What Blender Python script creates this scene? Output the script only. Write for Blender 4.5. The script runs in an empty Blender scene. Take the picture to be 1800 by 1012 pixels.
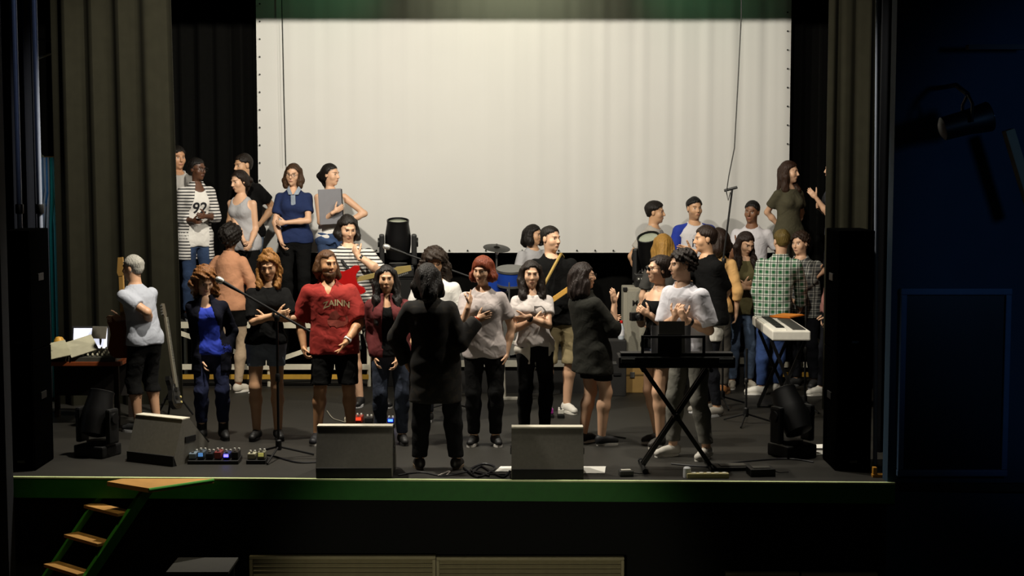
import bpy, bmesh, math, random
import numpy as np
from mathutils import Vector, Matrix, Euler
from mathutils.bvhtree import BVHTree

random.seed(7)
SC = bpy.context.scene
COL = SC.collection
R_ = math.radians

# ------------------------------------------------------------------ camera
F = 2698.0                      # focal length in pixels of the 1800 px wide frame
CAM = Vector((0.0, -12.0, 2.5))
PITCH = math.atan((506 - 280) / F)
cd = bpy.data.cameras.new('camera')
cam = bpy.data.objects.new('camera', cd)
COL.objects.link(cam)
cam.location = CAM
cam.rotation_euler = (math.pi / 2 - PITCH, 0, 0)
cd.sensor_width = 36.0
cd.lens = F * 36.0 / 1800.0
cd.clip_end = 200
SC.camera = cam

# ------------------------------------------------------------------ light and exposure
SC.view_settings.view_transform = 'Standard'
SC.view_settings.look = 'None'
SC.view_settings.gamma = 1.0
SC.view_settings.use_curve_mapping = False
SC.view_settings.exposure = 0.0

world = bpy.data.worlds.new('World')
SC.world = world
world.use_nodes = True
bg = world.node_tree.nodes['Background']
bg.inputs['Color'].default_value = (0.45, 0.6, 1.0, 1)
bg.inputs['Strength'].default_value = 0.0006


def spot(name, loc, target, power, color, size=60, blend=0.4, radius=0.06):
    l = bpy.data.lights.new(name, 'SPOT')
    l.energy = power
    l.color = color
    l.spot_size = R_(size)
    l.spot_blend = blend
    l.shadow_soft_size = radius
    o = bpy.data.objects.new(name, l)
    COL.objects.link(o)
    o.location = loc
    o.rotation_euler = (Vector(target) - Vector(loc)).to_track_quat('-Z', 'Y').to_euler()
    return o


WARM = (1.0, 0.925, 0.79)
# a batten of stage floods above the front of the stage, aimed upstage
spot('stage_flood_light', (-2.2, 0.85, 4.30), (-1.9, 4.2, 0.5), 760, WARM, 150, 0.5)
spot('stage_flood_light', (0.1, 1.05, 4.30), (0.0, 4.4, 0.7), 360, WARM, 150, 0.5)
spot('stage_flood_light', (1.9, 0.75, 4.30), (1.7, 4.0, 0.4), 300, WARM, 150, 0.5)
# green wash lamps on the top of the screen, with an added fill between
spot('green_wash_light', (-1.6, 4.9, 5.2), (-2.1, 5.9, 4.6), 8, (0.32, 1.0, 0.45), 80, 1.0)
spot('green_wash_light', (1.6, 4.9, 5.2), (2.1, 5.9, 4.6), 8, (0.32, 1.0, 0.45), 80, 1.0)
spot('screen_top_fill_light', (0.0, 4.7, 5.3), (0.0, 5.9, 4.6), 34, (0.9, 0.95, 0.6), 120, 1.0)  # added fill lamp that lifts the dark middle of the screen top
# dim house lights: blue on the right wall and the left pipes, warm over the audience floor and the steps, plus added louvre and rope fills
spot('house_light', (5.0, -6.0, 3.2), (4.9, 0.0, 2.0), 95, (0.22, 0.5, 1.0), 46, 0.5, 0.3)
spot('house_light', (-1.0, -4.5, 4.6), (-4.1, 0.55, 3.4), 90, (0.5, 0.62, 1.0), 24, 0.9, 0.2)
spot('house_light', (0.5, -9.0, 5.0), (0.0, 0.0, 0.2), 30, (1.0, 0.92, 0.75), 60, 0.8, 0.4)
spot('louvre_fill_light', (-0.3, -4.5, -0.2), (-0.2, 0.0, -0.95), 110, (1.0, 0.92, 0.7), 46, 0.5, 0.2)  # added low fill lamp, only there to brighten the louvred panels
spot('rope_fill_light', (-6.4, 2.2, 3.6), (-5.0, 4.0, 1.7), 30, (0.85, 0.95, 1.0), 40, 0.6, 0.1)  # added fill lamp so the ropes behind the curtain show up
spot('steps_light', (-2.6, -1.2, 4.6), (-3.0, -0.2, -0.4), 150, (1.0, 0.85, 0.5), 26, 0.7, 0.1)


# ------------------------------------------------------------------ pixel helpers
_fw = Vector((0, math.cos(PITCH), -math.sin(PITCH)))
_up = Vector((0, math.sin(PITCH), math.cos(PITCH)))


def ray(px, py):
    return _fw + Vector((1, 0, 0)) * ((px - 900) / F) + _up * ((506 - py) / F)


def P(px, py, Y):
    d = ray(px, py)
    return CAM + d * ((Y - CAM.y) / d.y)


def G(px, py, z=0.0):
    d = ray(px, py)
    return CAM + d * ((z - CAM.z) / d.z)


# ------------------------------------------------------------------ materials
def lin(c):
    if isinstance(c, str):
        c = c.lstrip('#')
        c = [int(c[i:i + 2], 16) / 255 for i in (0, 2, 4)]
    return tuple((x / 12.92 if x <= 0.04045 else ((x + 0.055) / 1.055) ** 2.4) for x in c) + (1.0,)


_M = {}


def mat(color, rough=0.7, metal=0.0, var=0.15, scale=18.0, bump=0.0, spec=0.4, emit=0.0):
    key = ('m', color, rough, metal, var, scale, bump, spec, emit)
    if key in _M:
        return _M[key]
    m = bpy.data.materials.new('surface_' + str(color).strip('#'))
    m.use_nodes = True
    nt = m.node_tree
    b = nt.nodes['Principled BSDF']
    c = lin(color)
    b.inputs['Roughness'].default_value = rough
    b.inputs['Metallic'].default_value = metal
    b.inputs['Specular IOR Level'].default_value = spec
    tc = nt.nodes.new('ShaderNodeTexCoord')
    n = nt.nodes.new('ShaderNodeTexNoise')
    n.inputs['Scale'].default_value = scale
    n.inputs['Detail'].default_value = 3
    nt.links.new(tc.outputs['Object'], n.inputs['Vector'])
    r = nt.nodes.new('ShaderNodeMix')
    r.data_type = 'RGBA'
    r.inputs[6].default_value = tuple(x * (1 - var) for x in c[:3]) + (1,)
    r.inputs[7].default_value = tuple(min(1, x * (1 + var)) for x in c[:3]) + (1,)
    nt.links.new(n.outputs['Fac'], r.inputs[0])
    nt.links.new(r.outputs[2], b.inputs['Base Color'])
    if bump:
        bp = nt.nodes.new('ShaderNodeBump')
        bp.inputs['Strength'].default_value = bump
        bp.inputs['Distance'].default_value = 0.03
        n2 = nt.nodes.new('ShaderNodeTexNoise')
        n2.inputs['Scale'].default_value = 13.0
        n2.inputs['Detail'].default_value = 1.0
        n2.inputs['Distortion'].default_value = 0.9
        nt.links.new(tc.outputs['Object'], n2.inputs['Vector'])
        nt.links.new(n2.outputs['Fac'], bp.inputs['Height'])
        nt.links.new(bp.outputs['Normal'], b.inputs['Normal'])
    if emit:
        b.inputs['Emission Color'].default_value = c
        b.inputs['Emission Strength'].default_value = emit
    _M[key] = m
    return m


def _axis(nt, tc, ax):
    s = nt.nodes.new('ShaderNodeSeparateXYZ')
    nt.links.new(tc.outputs['Object'], s.inputs[0])
    return s.outputs['XYZ'.index(ax)]


def _math(nt, op, a, b=None, c=None):
    n = nt.nodes.new('ShaderNodeMath')
    n.operation = op
    for i, v in enumerate((a, b, c)):
        if v is None:
            continue
        if isinstance(v, (int, float)):
            n.inputs[i].default_value = v
        else:
            nt.links.new(v, n.inputs[i])
    return n.outputs[0]


def _mixc(nt, fac, a, b):
    r = nt.nodes.new('ShaderNodeMix')
    r.data_type = 'RGBA'
    for i, v in ((6, a), (7, b)):
        if isinstance(v, tuple):
            r.inputs[i].default_value = v
        else:
            nt.links.new(v, r.inputs[i])
    nt.links.new(fac, r.inputs[0])
    return r.outputs[2]


def stripes(c1, c2, period=0.035, duty=0.5, ax='Z', rough=0.85):
    key = ('s', c1, c2, period, duty, ax)
    if key in _M:
        return _M[key]
    m = bpy.data.materials.new('striped_cloth')
    m.use_nodes = True
    nt = m.node_tree
    b = nt.nodes['Principled BSDF']
    b.inputs['Roughness'].default_value = rough
    tc = nt.nodes.new('ShaderNodeTexCoord')
    v = _axis(nt, tc, ax)
    fr = _math(nt, 'FRACT', _math(nt, 'MULTIPLY', v, 1.0 / period))
    f = _math(nt, 'GREATER_THAN', fr, duty)
    nt.links.new(_mixc(nt, f, lin(c1), lin(c2)), b.inputs['Base Color'])
    _M[key] = m
    return m


def plaid(base, c2, c3, period=0.075):
    key = ('p', base, c2, c3, period)
    if key in _M:
        return _M[key]
    m = bpy.data.materials.new('plaid_cloth')
    m.use_nodes = True
    nt = m.node_tree
    b = nt.nodes['Principled BSDF']
    b.inputs['Roughness'].default_value = 0.9
    tc = nt.nodes.new('ShaderNodeTexCoord')
    col = None
    masks = []
    for ax in 'XZ':
        v = _axis(nt, tc, ax)
        fr = _math(nt, 'FRACT', _math(nt, 'MULTIPLY', v, 1.0 / period))
        masks.append(_math(nt, 'GREATER_THAN', fr, 0.55))
        masks.append(_math(nt, 'MULTIPLY', _math(nt, 'GREATER_THAN', fr, 0.2), _math(nt, 'LESS_THAN', fr, 0.3)))
    dark = _math(nt, 'MULTIPLY', _math(nt, 'ADD', masks[0], masks[2]), 0.5)
    line = _math(nt, 'MAXIMUM', masks[1], masks[3])
    col = _mixc(nt, dark, lin(base), lin(c2))
    col = _mixc(nt, line, col, lin(c3))
    nt.links.new(col, b.inputs['Base Color'])
    _M[key] = m
    return m


def blotch(c1, c2, scale=14, thr=0.5):
    key = ('b', c1, c2, scale, thr)
    if key in _M:
        return _M[key]
    m = bpy.data.materials.new('printed_cloth')
    m.use_nodes = True
    nt = m.node_tree
    b = nt.nodes['Principled BSDF']
    b.inputs['Roughness'].default_value = 0.9
    tc = nt.nodes.new('ShaderNodeTexCoord')
    n = nt.nodes.new('ShaderNodeTexNoise')
    n.inputs['Scale'].default_value = scale
    n.inputs['Distortion'].default_value = 1.5
    nt.links.new(tc.outputs['Object'], n.inputs['Vector'])
    f = _math(nt, 'GREATER_THAN', n.outputs['Fac'], thr)
    nt.links.new(_mixc(nt, f, lin(c1), lin(c2)), b.inputs['Base Color'])
    _M[key] = m
    return m


def hair_mat(color):
    key = ('h', color)
    if key in _M:
        return _M[key]
    m = bpy.data.materials.new('hair_' + color.strip('#'))
    m.use_nodes = True
    nt = m.node_tree
    b = nt.nodes['Principled BSDF']
    b.inputs['Roughness'].default_value = 0.55
    b.inputs['Specular IOR Level'].default_value = 0.3
    c = lin(color)
    tc = nt.nodes.new('ShaderNodeTexCoord')
    mp = nt.nodes.new('ShaderNodeMapping')
    mp.inputs['Scale'].default_value = (1, 1, 0.16)
    nt.links.new(tc.outputs['Object'], mp.inputs['Vector'])
    n = nt.nodes.new('ShaderNodeTexNoise')
    n.inputs['Scale'].default_value = 110
    n.inputs['Detail'].default_value = 2
    nt.links.new(mp.outputs[0], n.inputs['Vector'])
    nt.links.new(_mixc(nt, n.outputs['Fac'], tuple(x * 0.5 for x in c[:3]) + (1,), tuple(min(1, x * 1.6) for x in c[:3]) + (1,)), b.inputs['Base Color'])
    bp = nt.nodes.new('ShaderNodeBump')
    bp.inputs['Strength'].default_value = 0.8
    bp.inputs['Distance'].default_value = 0.01
    nt.links.new(n.outputs['Fac'], bp.inputs['Height'])
    nt.links.new(bp.outputs['Normal'], b.inputs['Normal'])
    _M[key] = m
    return m


def skin_mat():
    if 'skin' in _M:
        return _M['skin']
    m = bpy.data.materials.new('skin')
    m.use_nodes = True
    nt = m.node_tree
    b = nt.nodes['Principled BSDF']
    b.inputs['Roughness'].default_value = 0.5
    a = nt.nodes.new('ShaderNodeAttribute')
    a.attribute_name = 'Col'
    nt.links.new(a.outputs['Color'], b.inputs['Base Color'])
    _M['skin'] = m
    return m


# ------------------------------------------------------------------ mesh helpers
def tag(o, label=None, cat=None, group=None, kind=None):
    if label:
        o['label'] = label
    if cat:
        o['category'] = cat
    if group:
        o['group'] = group
    if kind:
        o['kind'] = kind
    return o


def empty(name, loc=(0, 0, 0), rz=0.0, label=None, cat=None, group=None):
    o = bpy.data.objects.new(name, None)
    COL.objects.link(o)
    o.location = loc
    o.rotation_euler = (0, 0, rz)
    o.empty_display_size = 0.1
    return tag(o, label, cat, group)


class MB:
    """Collects shapes into one mesh."""

    def __init__(self):
        self.v = []
        self.f = []
        self.smooth = []

    def add(self, vs, fs, smooth=False):
        o = len(self.v)
        self.v += [tuple(x) for x in vs]
        self.f += [tuple(i + o for i in f) for f in fs]
        self.smooth += [smooth] * len(fs)
        return self

    def box(self, c, s, rot=None, bev=0.0):
        c = Vector(c)
        bm = bmesh.new()
        bmesh.ops.create_cube(bm, size=1.0)
        for v in bm.verts:
            v.co = Vector((v.co.x * s[0], v.co.y * s[1], v.co.z * s[2]))
        if bev:
            bmesh.ops.bevel(bm, geom=bm.edges[:], offset=bev, segments=2, affect='EDGES', profile=0.6)
        m = rot.to_matrix() if isinstance(rot, Euler) else (rot if rot is not None else Matrix.Identity(3))
        bm.verts.index_update()
        self.add([m @ v.co + c for v in bm.verts], [[v.index for v in f.verts] for f in bm.faces])
        bm.free()
        return self

    def tube(self, pts, r, n=8, cap=True):
        pts = [Vector(p) for p in pts]
        rs = r if isinstance(r, (list, tuple)) else [r] * len(pts)
        vs, fs = [], []
        prev = None
        for i, p in enumerate(pts):
            d = (pts[min(i + 1, len(pts) - 1)] - pts[max(i - 1, 0)]).normalized()
            if prev is None:
                u = d.orthogonal().normalized()
            else:
                u = (prev - d * prev.dot(d))
                u = u.normalized() if u.length > 1e-6 else d.orthogonal().normalized()
            prev = u
            w = d.cross(u)
            for k in range(n):
                a = 2 * math.pi * k / n
                vs.append(p + (u * math.cos(a) + w * math.sin(a)) * rs[i])
        for i in range(len(pts) - 1):
            for k in range(n):
                k2 = (k + 1) % n
                fs.append((i * n + k, i * n + k2, (i + 1) * n + k2, (i + 1) * n + k))
        if cap:
            fs.append(tuple(range(n - 1, -1, -1)))
            fs.append(tuple((len(pts) - 1) * n + k for k in range(n)))
        return self.add(vs, fs, True)

    def lathe(self, prof, c=(0, 0, 0), m=None, n=20):
        """prof: (radius, height) pairs about local z."""
        c = Vector(c)
        m = m or Matrix.Identity(3)
        vs, fs = [], []
        for (r, h) in prof:
            for k in range(n):
                a = 2 * math.pi * k / n
                vs.append(m @ Vector((max(r, 1e-4) * math.cos(a), max(r, 1e-4) * math.sin(a), h)) + c)
        for i in range(len(prof) - 1):
            for k in range(n):
                k2 = (k + 1) % n
                fs.append((i * n + k, i * n + k2, (i + 1) * n + k2, (i + 1) * n + k))
        fs.append(tuple(range(n - 1, -1, -1)))
        fs.append(tuple((len(prof) - 1) * n + k for k in range(n)))
        return self.add(vs, fs, True)

    def prism(self, outline, h0, h1, m=None, c=(0, 0, 0)):
        """outline in local xy, extruded from z=h0 to h1, then transformed."""
        c = Vector(c)
        m = m or Matrix.Identity(3)
        n = len(outline)
        vs = [m @ Vector((x, y, h0)) + c for x, y in outline] + [m @ Vector((x, y, h1)) + c for x, y in outline]
        fs = [tuple(range(n - 1, -1, -1)), tuple(range(n, 2 * n))]
        fs += [(i, (i + 1) % n, n + (i + 1) % n, n + i) for i in range(n)]
        return self.add(vs, fs)

    def build(self, name, material, parent=None, loc=None):
        me = bpy.data.meshes.new(name)
        me.from_pydata(self.v, [], self.f)
        me.polygons.foreach_set('use_smooth', self.smooth)
        me.materials.append(material)
        me.update()
        bm = bmesh.new()
        bm.from_mesh(me)
        bmesh.ops.recalc_face_normals(bm, faces=bm.faces[:])
        bm.to_mesh(me)
        bm.free()
        if any(self.smooth):
            try:
                me.set_sharp_from_angle(angle=R_(40))
            except Exception:
                pass
        o = bpy.data.objects.new(name, me)
        COL.objects.link(o)
        if loc is not None:
            o.location = loc
        if parent is not None:
            o.parent = parent
        return o


def rows(a, b, c):
    """matrix with columns a b c"""
    return Matrix((a, b, c)).transposed()


def copy_thing(o, parent=None):
    c = o.copy()
    COL.objects.link(c)
    if parent is not None:
        c.parent = parent
    for ch in list(o.children):
        copy_thing(ch, c)
    return c


# ------------------------------------------------------------------ signed distance shapes -> mesh (surface nets)
def smin(a, b, k):
    if k <= 0:
        return np.minimum(a, b)
    h = np.maximum(k - np.abs(a - b), 0) / k
    return np.minimum(a, b) - h * h * k * 0.25


class Cone:
    def __init__(s, a, b, ra, rb, flat=None, k=0.02):
        s.a, s.b, s.ra, s.rb, s.k, s.flat = np.array(a, float), np.array(b, float), ra, rb, k, flat
        r = max(ra, rb)
        s.lo = np.minimum(s.a, s.b) - r
        s.hi = np.maximum(s.a, s.b) + r

    def d(s, x, y, z):
        ba = s.b - s.a
        L = float(ba @ ba) + 1e-12
        px, py, pz = x - s.a[0], y - s.a[1], z - s.a[2]
        h0 = (px * ba[0] + py * ba[1] + pz * ba[2]) / L
        h = np.clip(h0, 0, 1)
        q = np.sqrt((px - h * ba[0]) ** 2 + (py - h * ba[1]) ** 2 + (pz - h * ba[2]) ** 2) - (s.ra + (s.rb - s.ra) * h)
        if s.flat:
            q = np.maximum(q, (h0 - 1) * math.sqrt(L))
        return q


class Ell:
    def __init__(s, c, r, m=None, k=0.02):
        s.c, s.r, s.k = np.array(c, float), np.array(r, float), k
        s.m = np.array(m, float) if m is not None else None   # columns = local axes
        R = max(s.r)
        s.lo, s.hi = s.c - R, s.c + R

    def d(s, x, y, z):
        px, py, pz = x - s.c[0], y - s.c[1], z - s.c[2]
        if s.m is not None:
            m = s.m
            px, py, pz = (px * m[0, 0] + py * m[1, 0] + pz * m[2, 0],
                          px * m[0, 1] + py * m[1, 1] + pz * m[2, 1],
                          px * m[0, 2] + py * m[1, 2] + pz * m[2, 2])
        r = s.r
        k0 = np.sqrt((px / r[0]) ** 2 + (py / r[1]) ** 2 + (pz / r[2]) ** 2)
        k1 = np.sqrt((px / r[0] ** 2) ** 2 + (py / r[1] ** 2) ** 2 + (pz / r[2] ** 2) ** 2) + 1e-9
        return k0 * (k0 - 1) / k1


class Loft:
    """Elliptical cross sections stacked along z: table of (z, half width, half depth, cx, cy)."""

    def __init__(s, tab, k=0.03):
        t = np.array(tab, float)
        s.t, s.k = t, k
        s.lo = np.array([(t[:, 3] - t[:, 1]).min(), (t[:, 4] - t[:, 2]).min(), t[0, 0]])
        s.hi = np.array([(t[:, 3] + t[:, 1]).max(), (t[:, 4] + t[:, 2]).max(), t[-1, 0]])

    def d(s, x, y, z):
        t = s.t
        zf = z.ravel()
        w, dd, cx, cy = [np.interp(zf, t[:, 0], t[:, i]).reshape(z.shape) for i in (1, 2, 3, 4)]
        px, py = x - cx, y - cy
        k0 = np.sqrt((px / w) ** 2 + (py / dd) ** 2) + 1e-9
        k1 = np.sqrt((px / w ** 2) ** 2 + (py / dd ** 2) ** 2) + 1e-9
        q = k0 * (k0 - 1) / k1
        e = np.maximum(t[0, 0] - z, z - t[-1, 0])
        return np.maximum(q, e)


def field(prims, h, off=0.0, pad=0.0, bounds=None):
    lo = np.min([p.lo for p in prims], axis=0) - off - pad - 2.5 * h
    hi = np.max([p.hi for p in prims], axis=0) + off + pad + 2.5 * h
    if bounds is not None:
        lo = np.maximum(lo, bounds[0])
        hi = np.minimum(hi, bounds[1])
    ax = [np.arange(lo[i], hi[i] + h, h) for i in range(3)]
    D = np.full([len(a) for a in ax], 0.5)
    for p in prims:
        mg = off + pad + p.k + 2.2 * h
        sl = []
        for i in range(3):
            a = max(int(np.searchsorted(ax[i], p.lo[i] - mg)) - 1, 0)
            b = min(int(np.searchsorted(ax[i], p.hi[i] + mg)) + 1, len(ax[i]))
            sl.append(slice(a, b))
        if any(s.stop <= s.start for s in sl):
            continue
        x = ax[0][sl[0]][:, None, None]
        y = ax[1][sl[1]][None, :, None]
        z = ax[2][sl[2]][None, None, :]
        D[tuple(sl)] = smin(D[tuple(sl)], p.d(x, y, z), p.k)
    return D - off, ax


def grid(ax):
    return ax[0][:, None, None], ax[1][None, :, None], ax[2][None, None, :]


def nets(D, ax):
    """Surface nets: returns vertices (n,3) and quads (m,4)."""
    D = D.copy()
    D[0], D[-1], D[:, 0], D[:, -1], D[:, :, 0], D[:, :, -1] = (np.maximum(D[0], 1e-3), np.maximum(D[-1], 1e-3), np.maximum(D[:, 0], 1e-3),
                                                              np.maximum(D[:, -1], 1e-3), np.maximum(D[:, :, 0], 1e-3), np.maximum(D[:, :, -1], 1e-3))
    s = D < 0
    n = s[:-1, :-1, :-1].astype(np.int8)
    cnt = np.zeros([k - 1 for k in D.shape], np.int8)
    for dx in (0, 1):
        for dy in (0, 1):
            for dz in (0, 1):
                cnt += s[dx:D.shape[0] - 1 + dx, dy:D.shape[1] - 1 + dy, dz:D.shape[2] - 1 + dz]
    act = (cnt > 0) & (cnt < 8)
    I, J, K = np.nonzero(act)
    if len(I) == 0:
        return np.zeros((0, 3)), np.zeros((0, 4), int)
    idx = np.full(act.shape, -1, np.int64)
    idx[I, J, K] = np.arange(len(I))
    acc = np.zeros((len(I), 3))
    num = np.zeros(len(I))
    corners = [(a, b, c) for a in (0, 1) for b in (0, 1) for c in (0, 1)]
    val = {c: D[I + c[0], J + c[1], K + c[2]] for c in corners}
    for axn in range(3):
        for c in corners:
            if c[axn]:
                continue
            c2 = tuple(1 if i == axn else c[i] for i in range(3))
            a, b = val[c], val[c2]
            m = (a < 0) != (b < 0)
            t = np.where(m, a / np.where(m, a - b, 1), 0)
            p = np.stack([np.full(len(I), float(v)) for v in c], 1)
            p[:, axn] = t
            acc[m] += p[m]
            num[m] += 1
    acc /= num[:, None]
    V = np.stack([ax[i][q] + acc[:, i] * (ax[i][1] - ax[i][0]) for i, q in enumerate((I, J, K))], 1)
    quads = []
    for axn in range(3):
        u, w = (axn + 1) % 3, (axn + 2) % 3
        sa = [slice(None)] * 3
        sb = [slice(None)] * 3
        sa[axn] = slice(0, -1)
        sb[axn] = slice(1, None)
        A, B = s[tuple(sa)], s[tuple(sb)]
        e = A != B
        ii = list(np.nonzero(e))
        ok = (ii[u] > 0) & (ii[w] > 0) & (ii[u] < D.shape[u] - 1) & (ii[w] < D.shape[w] - 1)
        ii = [q[ok] for q in ii]
        flip = A[tuple(ii)]
        cells = []
        for du, dw in ((1, 1), (0, 1), (0, 0), (1, 0)):
            q = [None] * 3
            q[axn] = ii[axn]
            q[u] = ii[u] - du
            q[w] = ii[w] - dw
            cells.append(idx[tuple(q)])
        Q = np.stack(cells, 1)
        Q[~flip] = Q[~flip][:, ::-1]
        quads.append(Q)
    Q = np.concatenate(quads)
    Q = Q[(Q >= 0).all(1)]
    return V, Q


def np_mesh(name, V, Q, material, parent=None, col=None):
    me = bpy.data.meshes.new(name)
    me.vertices.add(len(V))
    me.vertices.foreach_set('co', np.ascontiguousarray(V, np.float32).ravel())
    me.loops.add(Q.size)
    me.loops.foreach_set('vertex_index', np.ascontiguousarray(Q, np.int32).ravel())
    me.polygons.add(len(Q))
    me.polygons.foreach_set('loop_start', np.arange(0, Q.size, 4, dtype=np.int32))
    me.polygons.foreach_set('use_smooth', np.ones(len(Q), bool))
    me.update(calc_edges=True)
    me.validate()
    if col is not None:
        at = me.attributes.new('Col', 'FLOAT_COLOR', 'POINT')
        at.data.foreach_set('color', np.ascontiguousarray(col, np.float32).ravel())
    me.materials.append(material)
    o = bpy.data.objects.new(name, me)
    COL.objects.link(o)
    if parent is not None:
        o.parent = parent
    return o


def wob(x, y, z, s=1.0, ph=0.0):
    return (np.sin(31 * s * x + 9 * s * z + ph) * np.sin(23 * s * z + 11 * s * y + 1.3 + ph) + 0.6 * np.sin(57 * s * z + 29 * s * x + 19 * s * y + 2 * ph)) / 1.6


# ------------------------------------------------------------------ people
MALE = [(-.22, .10, .08), (-.1, .150, .100), (.05, .160, .108), (.2, .150, .103), (.38, .142, .10), (.6, .158, .112), (.8, .168, .114), (.88, .150, .10), (.95, .105, .08), (1.02, .062, .06)]
FEM = [(-.22, .10, .085), (-.1, .160, .112), (.05, .160, .112), (.2, .138, .098), (.38, .118, .088), (.6, .130, .098), (.8, .140, .102), (.88, .126, .088), (.95, .090, .072), (1.02, .052, .052)]


def vec(p):
    return np.array(p, float)


def nrm(v):
    v = np.array(v, float)
    return v / (np.linalg.norm(v) + 1e-9)


def ik(a, b, l1, l2, hint):
    """joint between a and b, bent towards hint; b is pulled in when out of reach"""
    d = b - a
    L = np.linalg.norm(d)
    mx = (l1 + l2) * 0.995
    if L > mx:
        b = a + d / L * mx
        L = mx
    u = nrm(b - a)
    x = (l1 * l1 - l2 * l2 + L * L) / (2 * L)
    hgt = math.sqrt(max(l1 * l1 - x * x, 0))
    n = hint - u * float(hint @ u)
    return a + u * x + nrm(n) * hgt, b


def person(label, top, a=0, foot=None, base=None, sex='f', g=1.0, skin='#c79a78', head=(0, 0, 0), arms=None, feet=None,
           wear=(), hair=None, shoes=('#151515', '#151515'), fwd=0.0, sit=None, hgt=None, beard=None, brow='#2a1c12', name='person', bare=False):
    arms = arms or {}
    feet = feet or {}
    hair = hair or {}
    if foot is not None:
        b = G(foot[0], foot[1], 0.0)
        base_w = Vector((b.x, b.y, 0.0))
    else:
        q = P(base[0], 500, base[1])
        base_w = Vector((q.x, base[1], base[2]))
    A = R_(a)
    ca, sa = math.cos(A), math.sin(A)

    def loc(wp):
        v = Vector(wp) - base_w
        return np.array([ca * v.x + sa * v.y, -sa * v.x + ca * v.y, v.z])

    def px2l(t):
        return loc(P(t[0], t[1], base_w.y + (t[2] if len(t) > 2 else 0.0)))

    T = P(top[0], top[1], base_w.y)
    H = T.z - base_w.z - hair.get('pad', 0.012)
    lean = loc((T.x, base_w.y, base_w.z))[:2] + np.array([0, -fwd])
    h = H / 1.7
    hs = max(0.9, min(1.08, h ** 0.5)) * 1.0
    hip = sit if sit else 0.525 * H
    C = np.array([lean[0], lean[1], H - 0.115 * hs])          # head centre
    neck = C[2] - 0.165 * hs
    sho = C[2] - 0.252 * hs
    tab = MALE if sex == 'm' else FEM
    sw = (0.172 if sex == 'm' else 0.148) * (0.5 * h + 0.5) * (0.6 + 0.4 * g)

    def spine(z):
        t = np.clip((z - hip) / max(neck - hip, .1), 0, 1.3)
        return np.array([lean[0] * 0.9 * t ** 1.2, lean[1] * 0.85 * t ** 1.2 + 0.012])

    ts = (0.6 * h + 0.4)

    def torso_tab(extra=0.0, fit=0.0, zlow=None, flare=0.0):
        rowsx = []
        chest_w = max(r[1] for r in tab if r[0] > .5)
        chest_d = max(r[2] for r in tab if r[0] > .5)
        for (t, w, d) in tab:
            z = hip + t * (neck - hip)
            if t < .75 and fit:
                w = w + (max(w, chest_w * 0.96) - w) * fit
                d = d + (max(d, chest_d * 0.98) - d) * fit
            gg = g if t < .9 else (0.5 + 0.5 * g)
            if t < .15 and sex == 'f':
                gg = 0.6 * g + 0.4
            c = spine(z)
            rowsx.append([z, w * ts * gg + extra, d * ts * gg + extra, c[0], c[1]])
        if zlow is not None and zlow < rowsx[0][0]:
            r0 = [r for r in rowsx if r[0] > hip - 0.08][0]
            keep = [r for r in rowsx if r[0] > hip - 0.08]
            rowsx = [[zlow, r0[1] + flare, r0[2] + flare, 0, 0.012]] + keep
        return rowsx

    # --- joints
    S, E, W = {}, {}, {}
    la, lf = 0.285 * h, 0.245 * h
    ra = (0.046 if sex == 'm' else 0.038) * (0.45 + 0.55 * g) * ts
    hands = {}
    for sd, sg in (('L', 1), ('R', -1)):
        sp = arms.get(sd, {})
        c = spine(sho)
        S[sd] = np.array([c[0] + sg * sw, c[1], sho])
        if 'w' in sp:
            w = px2l(sp['w'])
        elif 'l' in sp:
            w = np.array([sp['l'][0] * h, -sp['l'][1] * h, sp['l'][2] * H])
        else:
            w = S[sd] + np.array([sg * 0.06 * g, -0.05, -0.51 * h])
        if 'e' in sp:
            hint = px2l(sp['e']) - S[sd]
        else:
            hint = np.array([sg * 0.6, 0.5, -0.5])
        E[sd], W[sd] = ik(S[sd], w, la, lf, hint)
        d = nrm(W[sd] - E[sd])
        if 'hd' in sp:      # hand direction towards a pixel
            d = nrm(px2l(sp['hd']) - W[sd])
        if 'th' in sp:
            th = nrm(sp['th'])
        else:
            th = np.array([0, -1.0, 0.15]) if d[2] < -0.75 else np.array([0.0, -0.25, 1.0])
        th = nrm(th - d * float(th @ d))
        n = sg * np.cross(d, th)
        if sp.get('flip'):
            n = -n
        hands[sd] = (W[sd], d, th, n, sp.get('curl', 0.45), sp.get('point', False))
    HP, KN, AN, FD = {}, {}, {}, {}
    for sd, sg in (('L', 1), ('R', -1)):
        HP[sd] = np.array([sg * 0.085 * ts * (0.5 + 0.5 * g), 0.01, hip])
        sp = feet.get(sd)
        if sp is None:
            an = np.array([sg * (0.11 if sex == 'm' else 0.095), 0.02, 0.085])
            fd = np.array([sg * 0.25, -1, 0])
        elif len(sp) > 2 and sp[2] == 'px':
            q = loc(G(sp[0], sp[1], base_w.z))
            an = np.array([q[0], q[1] + 0.02, 0.085])
            fd = np.array([sg * 0.25, -1, 0])
        else:
            an = np.array([sp[0], -sp[1], 0.085])
            fd = np.array([sg * 0.25, -1, 0])
        if sp is not None and len(sp) > 3:
            fd = np.array([math.sin(R_(sp[3])), -math.cos(R_(sp[3])), 0])
        L = hip - 0.085
        l1, l2 = (0.5 * L * 1.015, 0.5 * L * 1.015) if not sit else (0.43 * h, 0.42 * h)
        KN[sd], AN[sd] = ik(HP[sd], an, l1, l2, np.array([sg * 0.1, -1.0, 0]))
        FD[sd] = nrm(fd)
    rth = (0.083 if sex == 'm' else 0.084) * ts * (0.4 + 0.6 * g)
    rkn, ran, rcf = 0.052 * ts * (.6 + .4 * g), 0.036 * ts, 0.055 * ts * (.6 + .4 * g)

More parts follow.
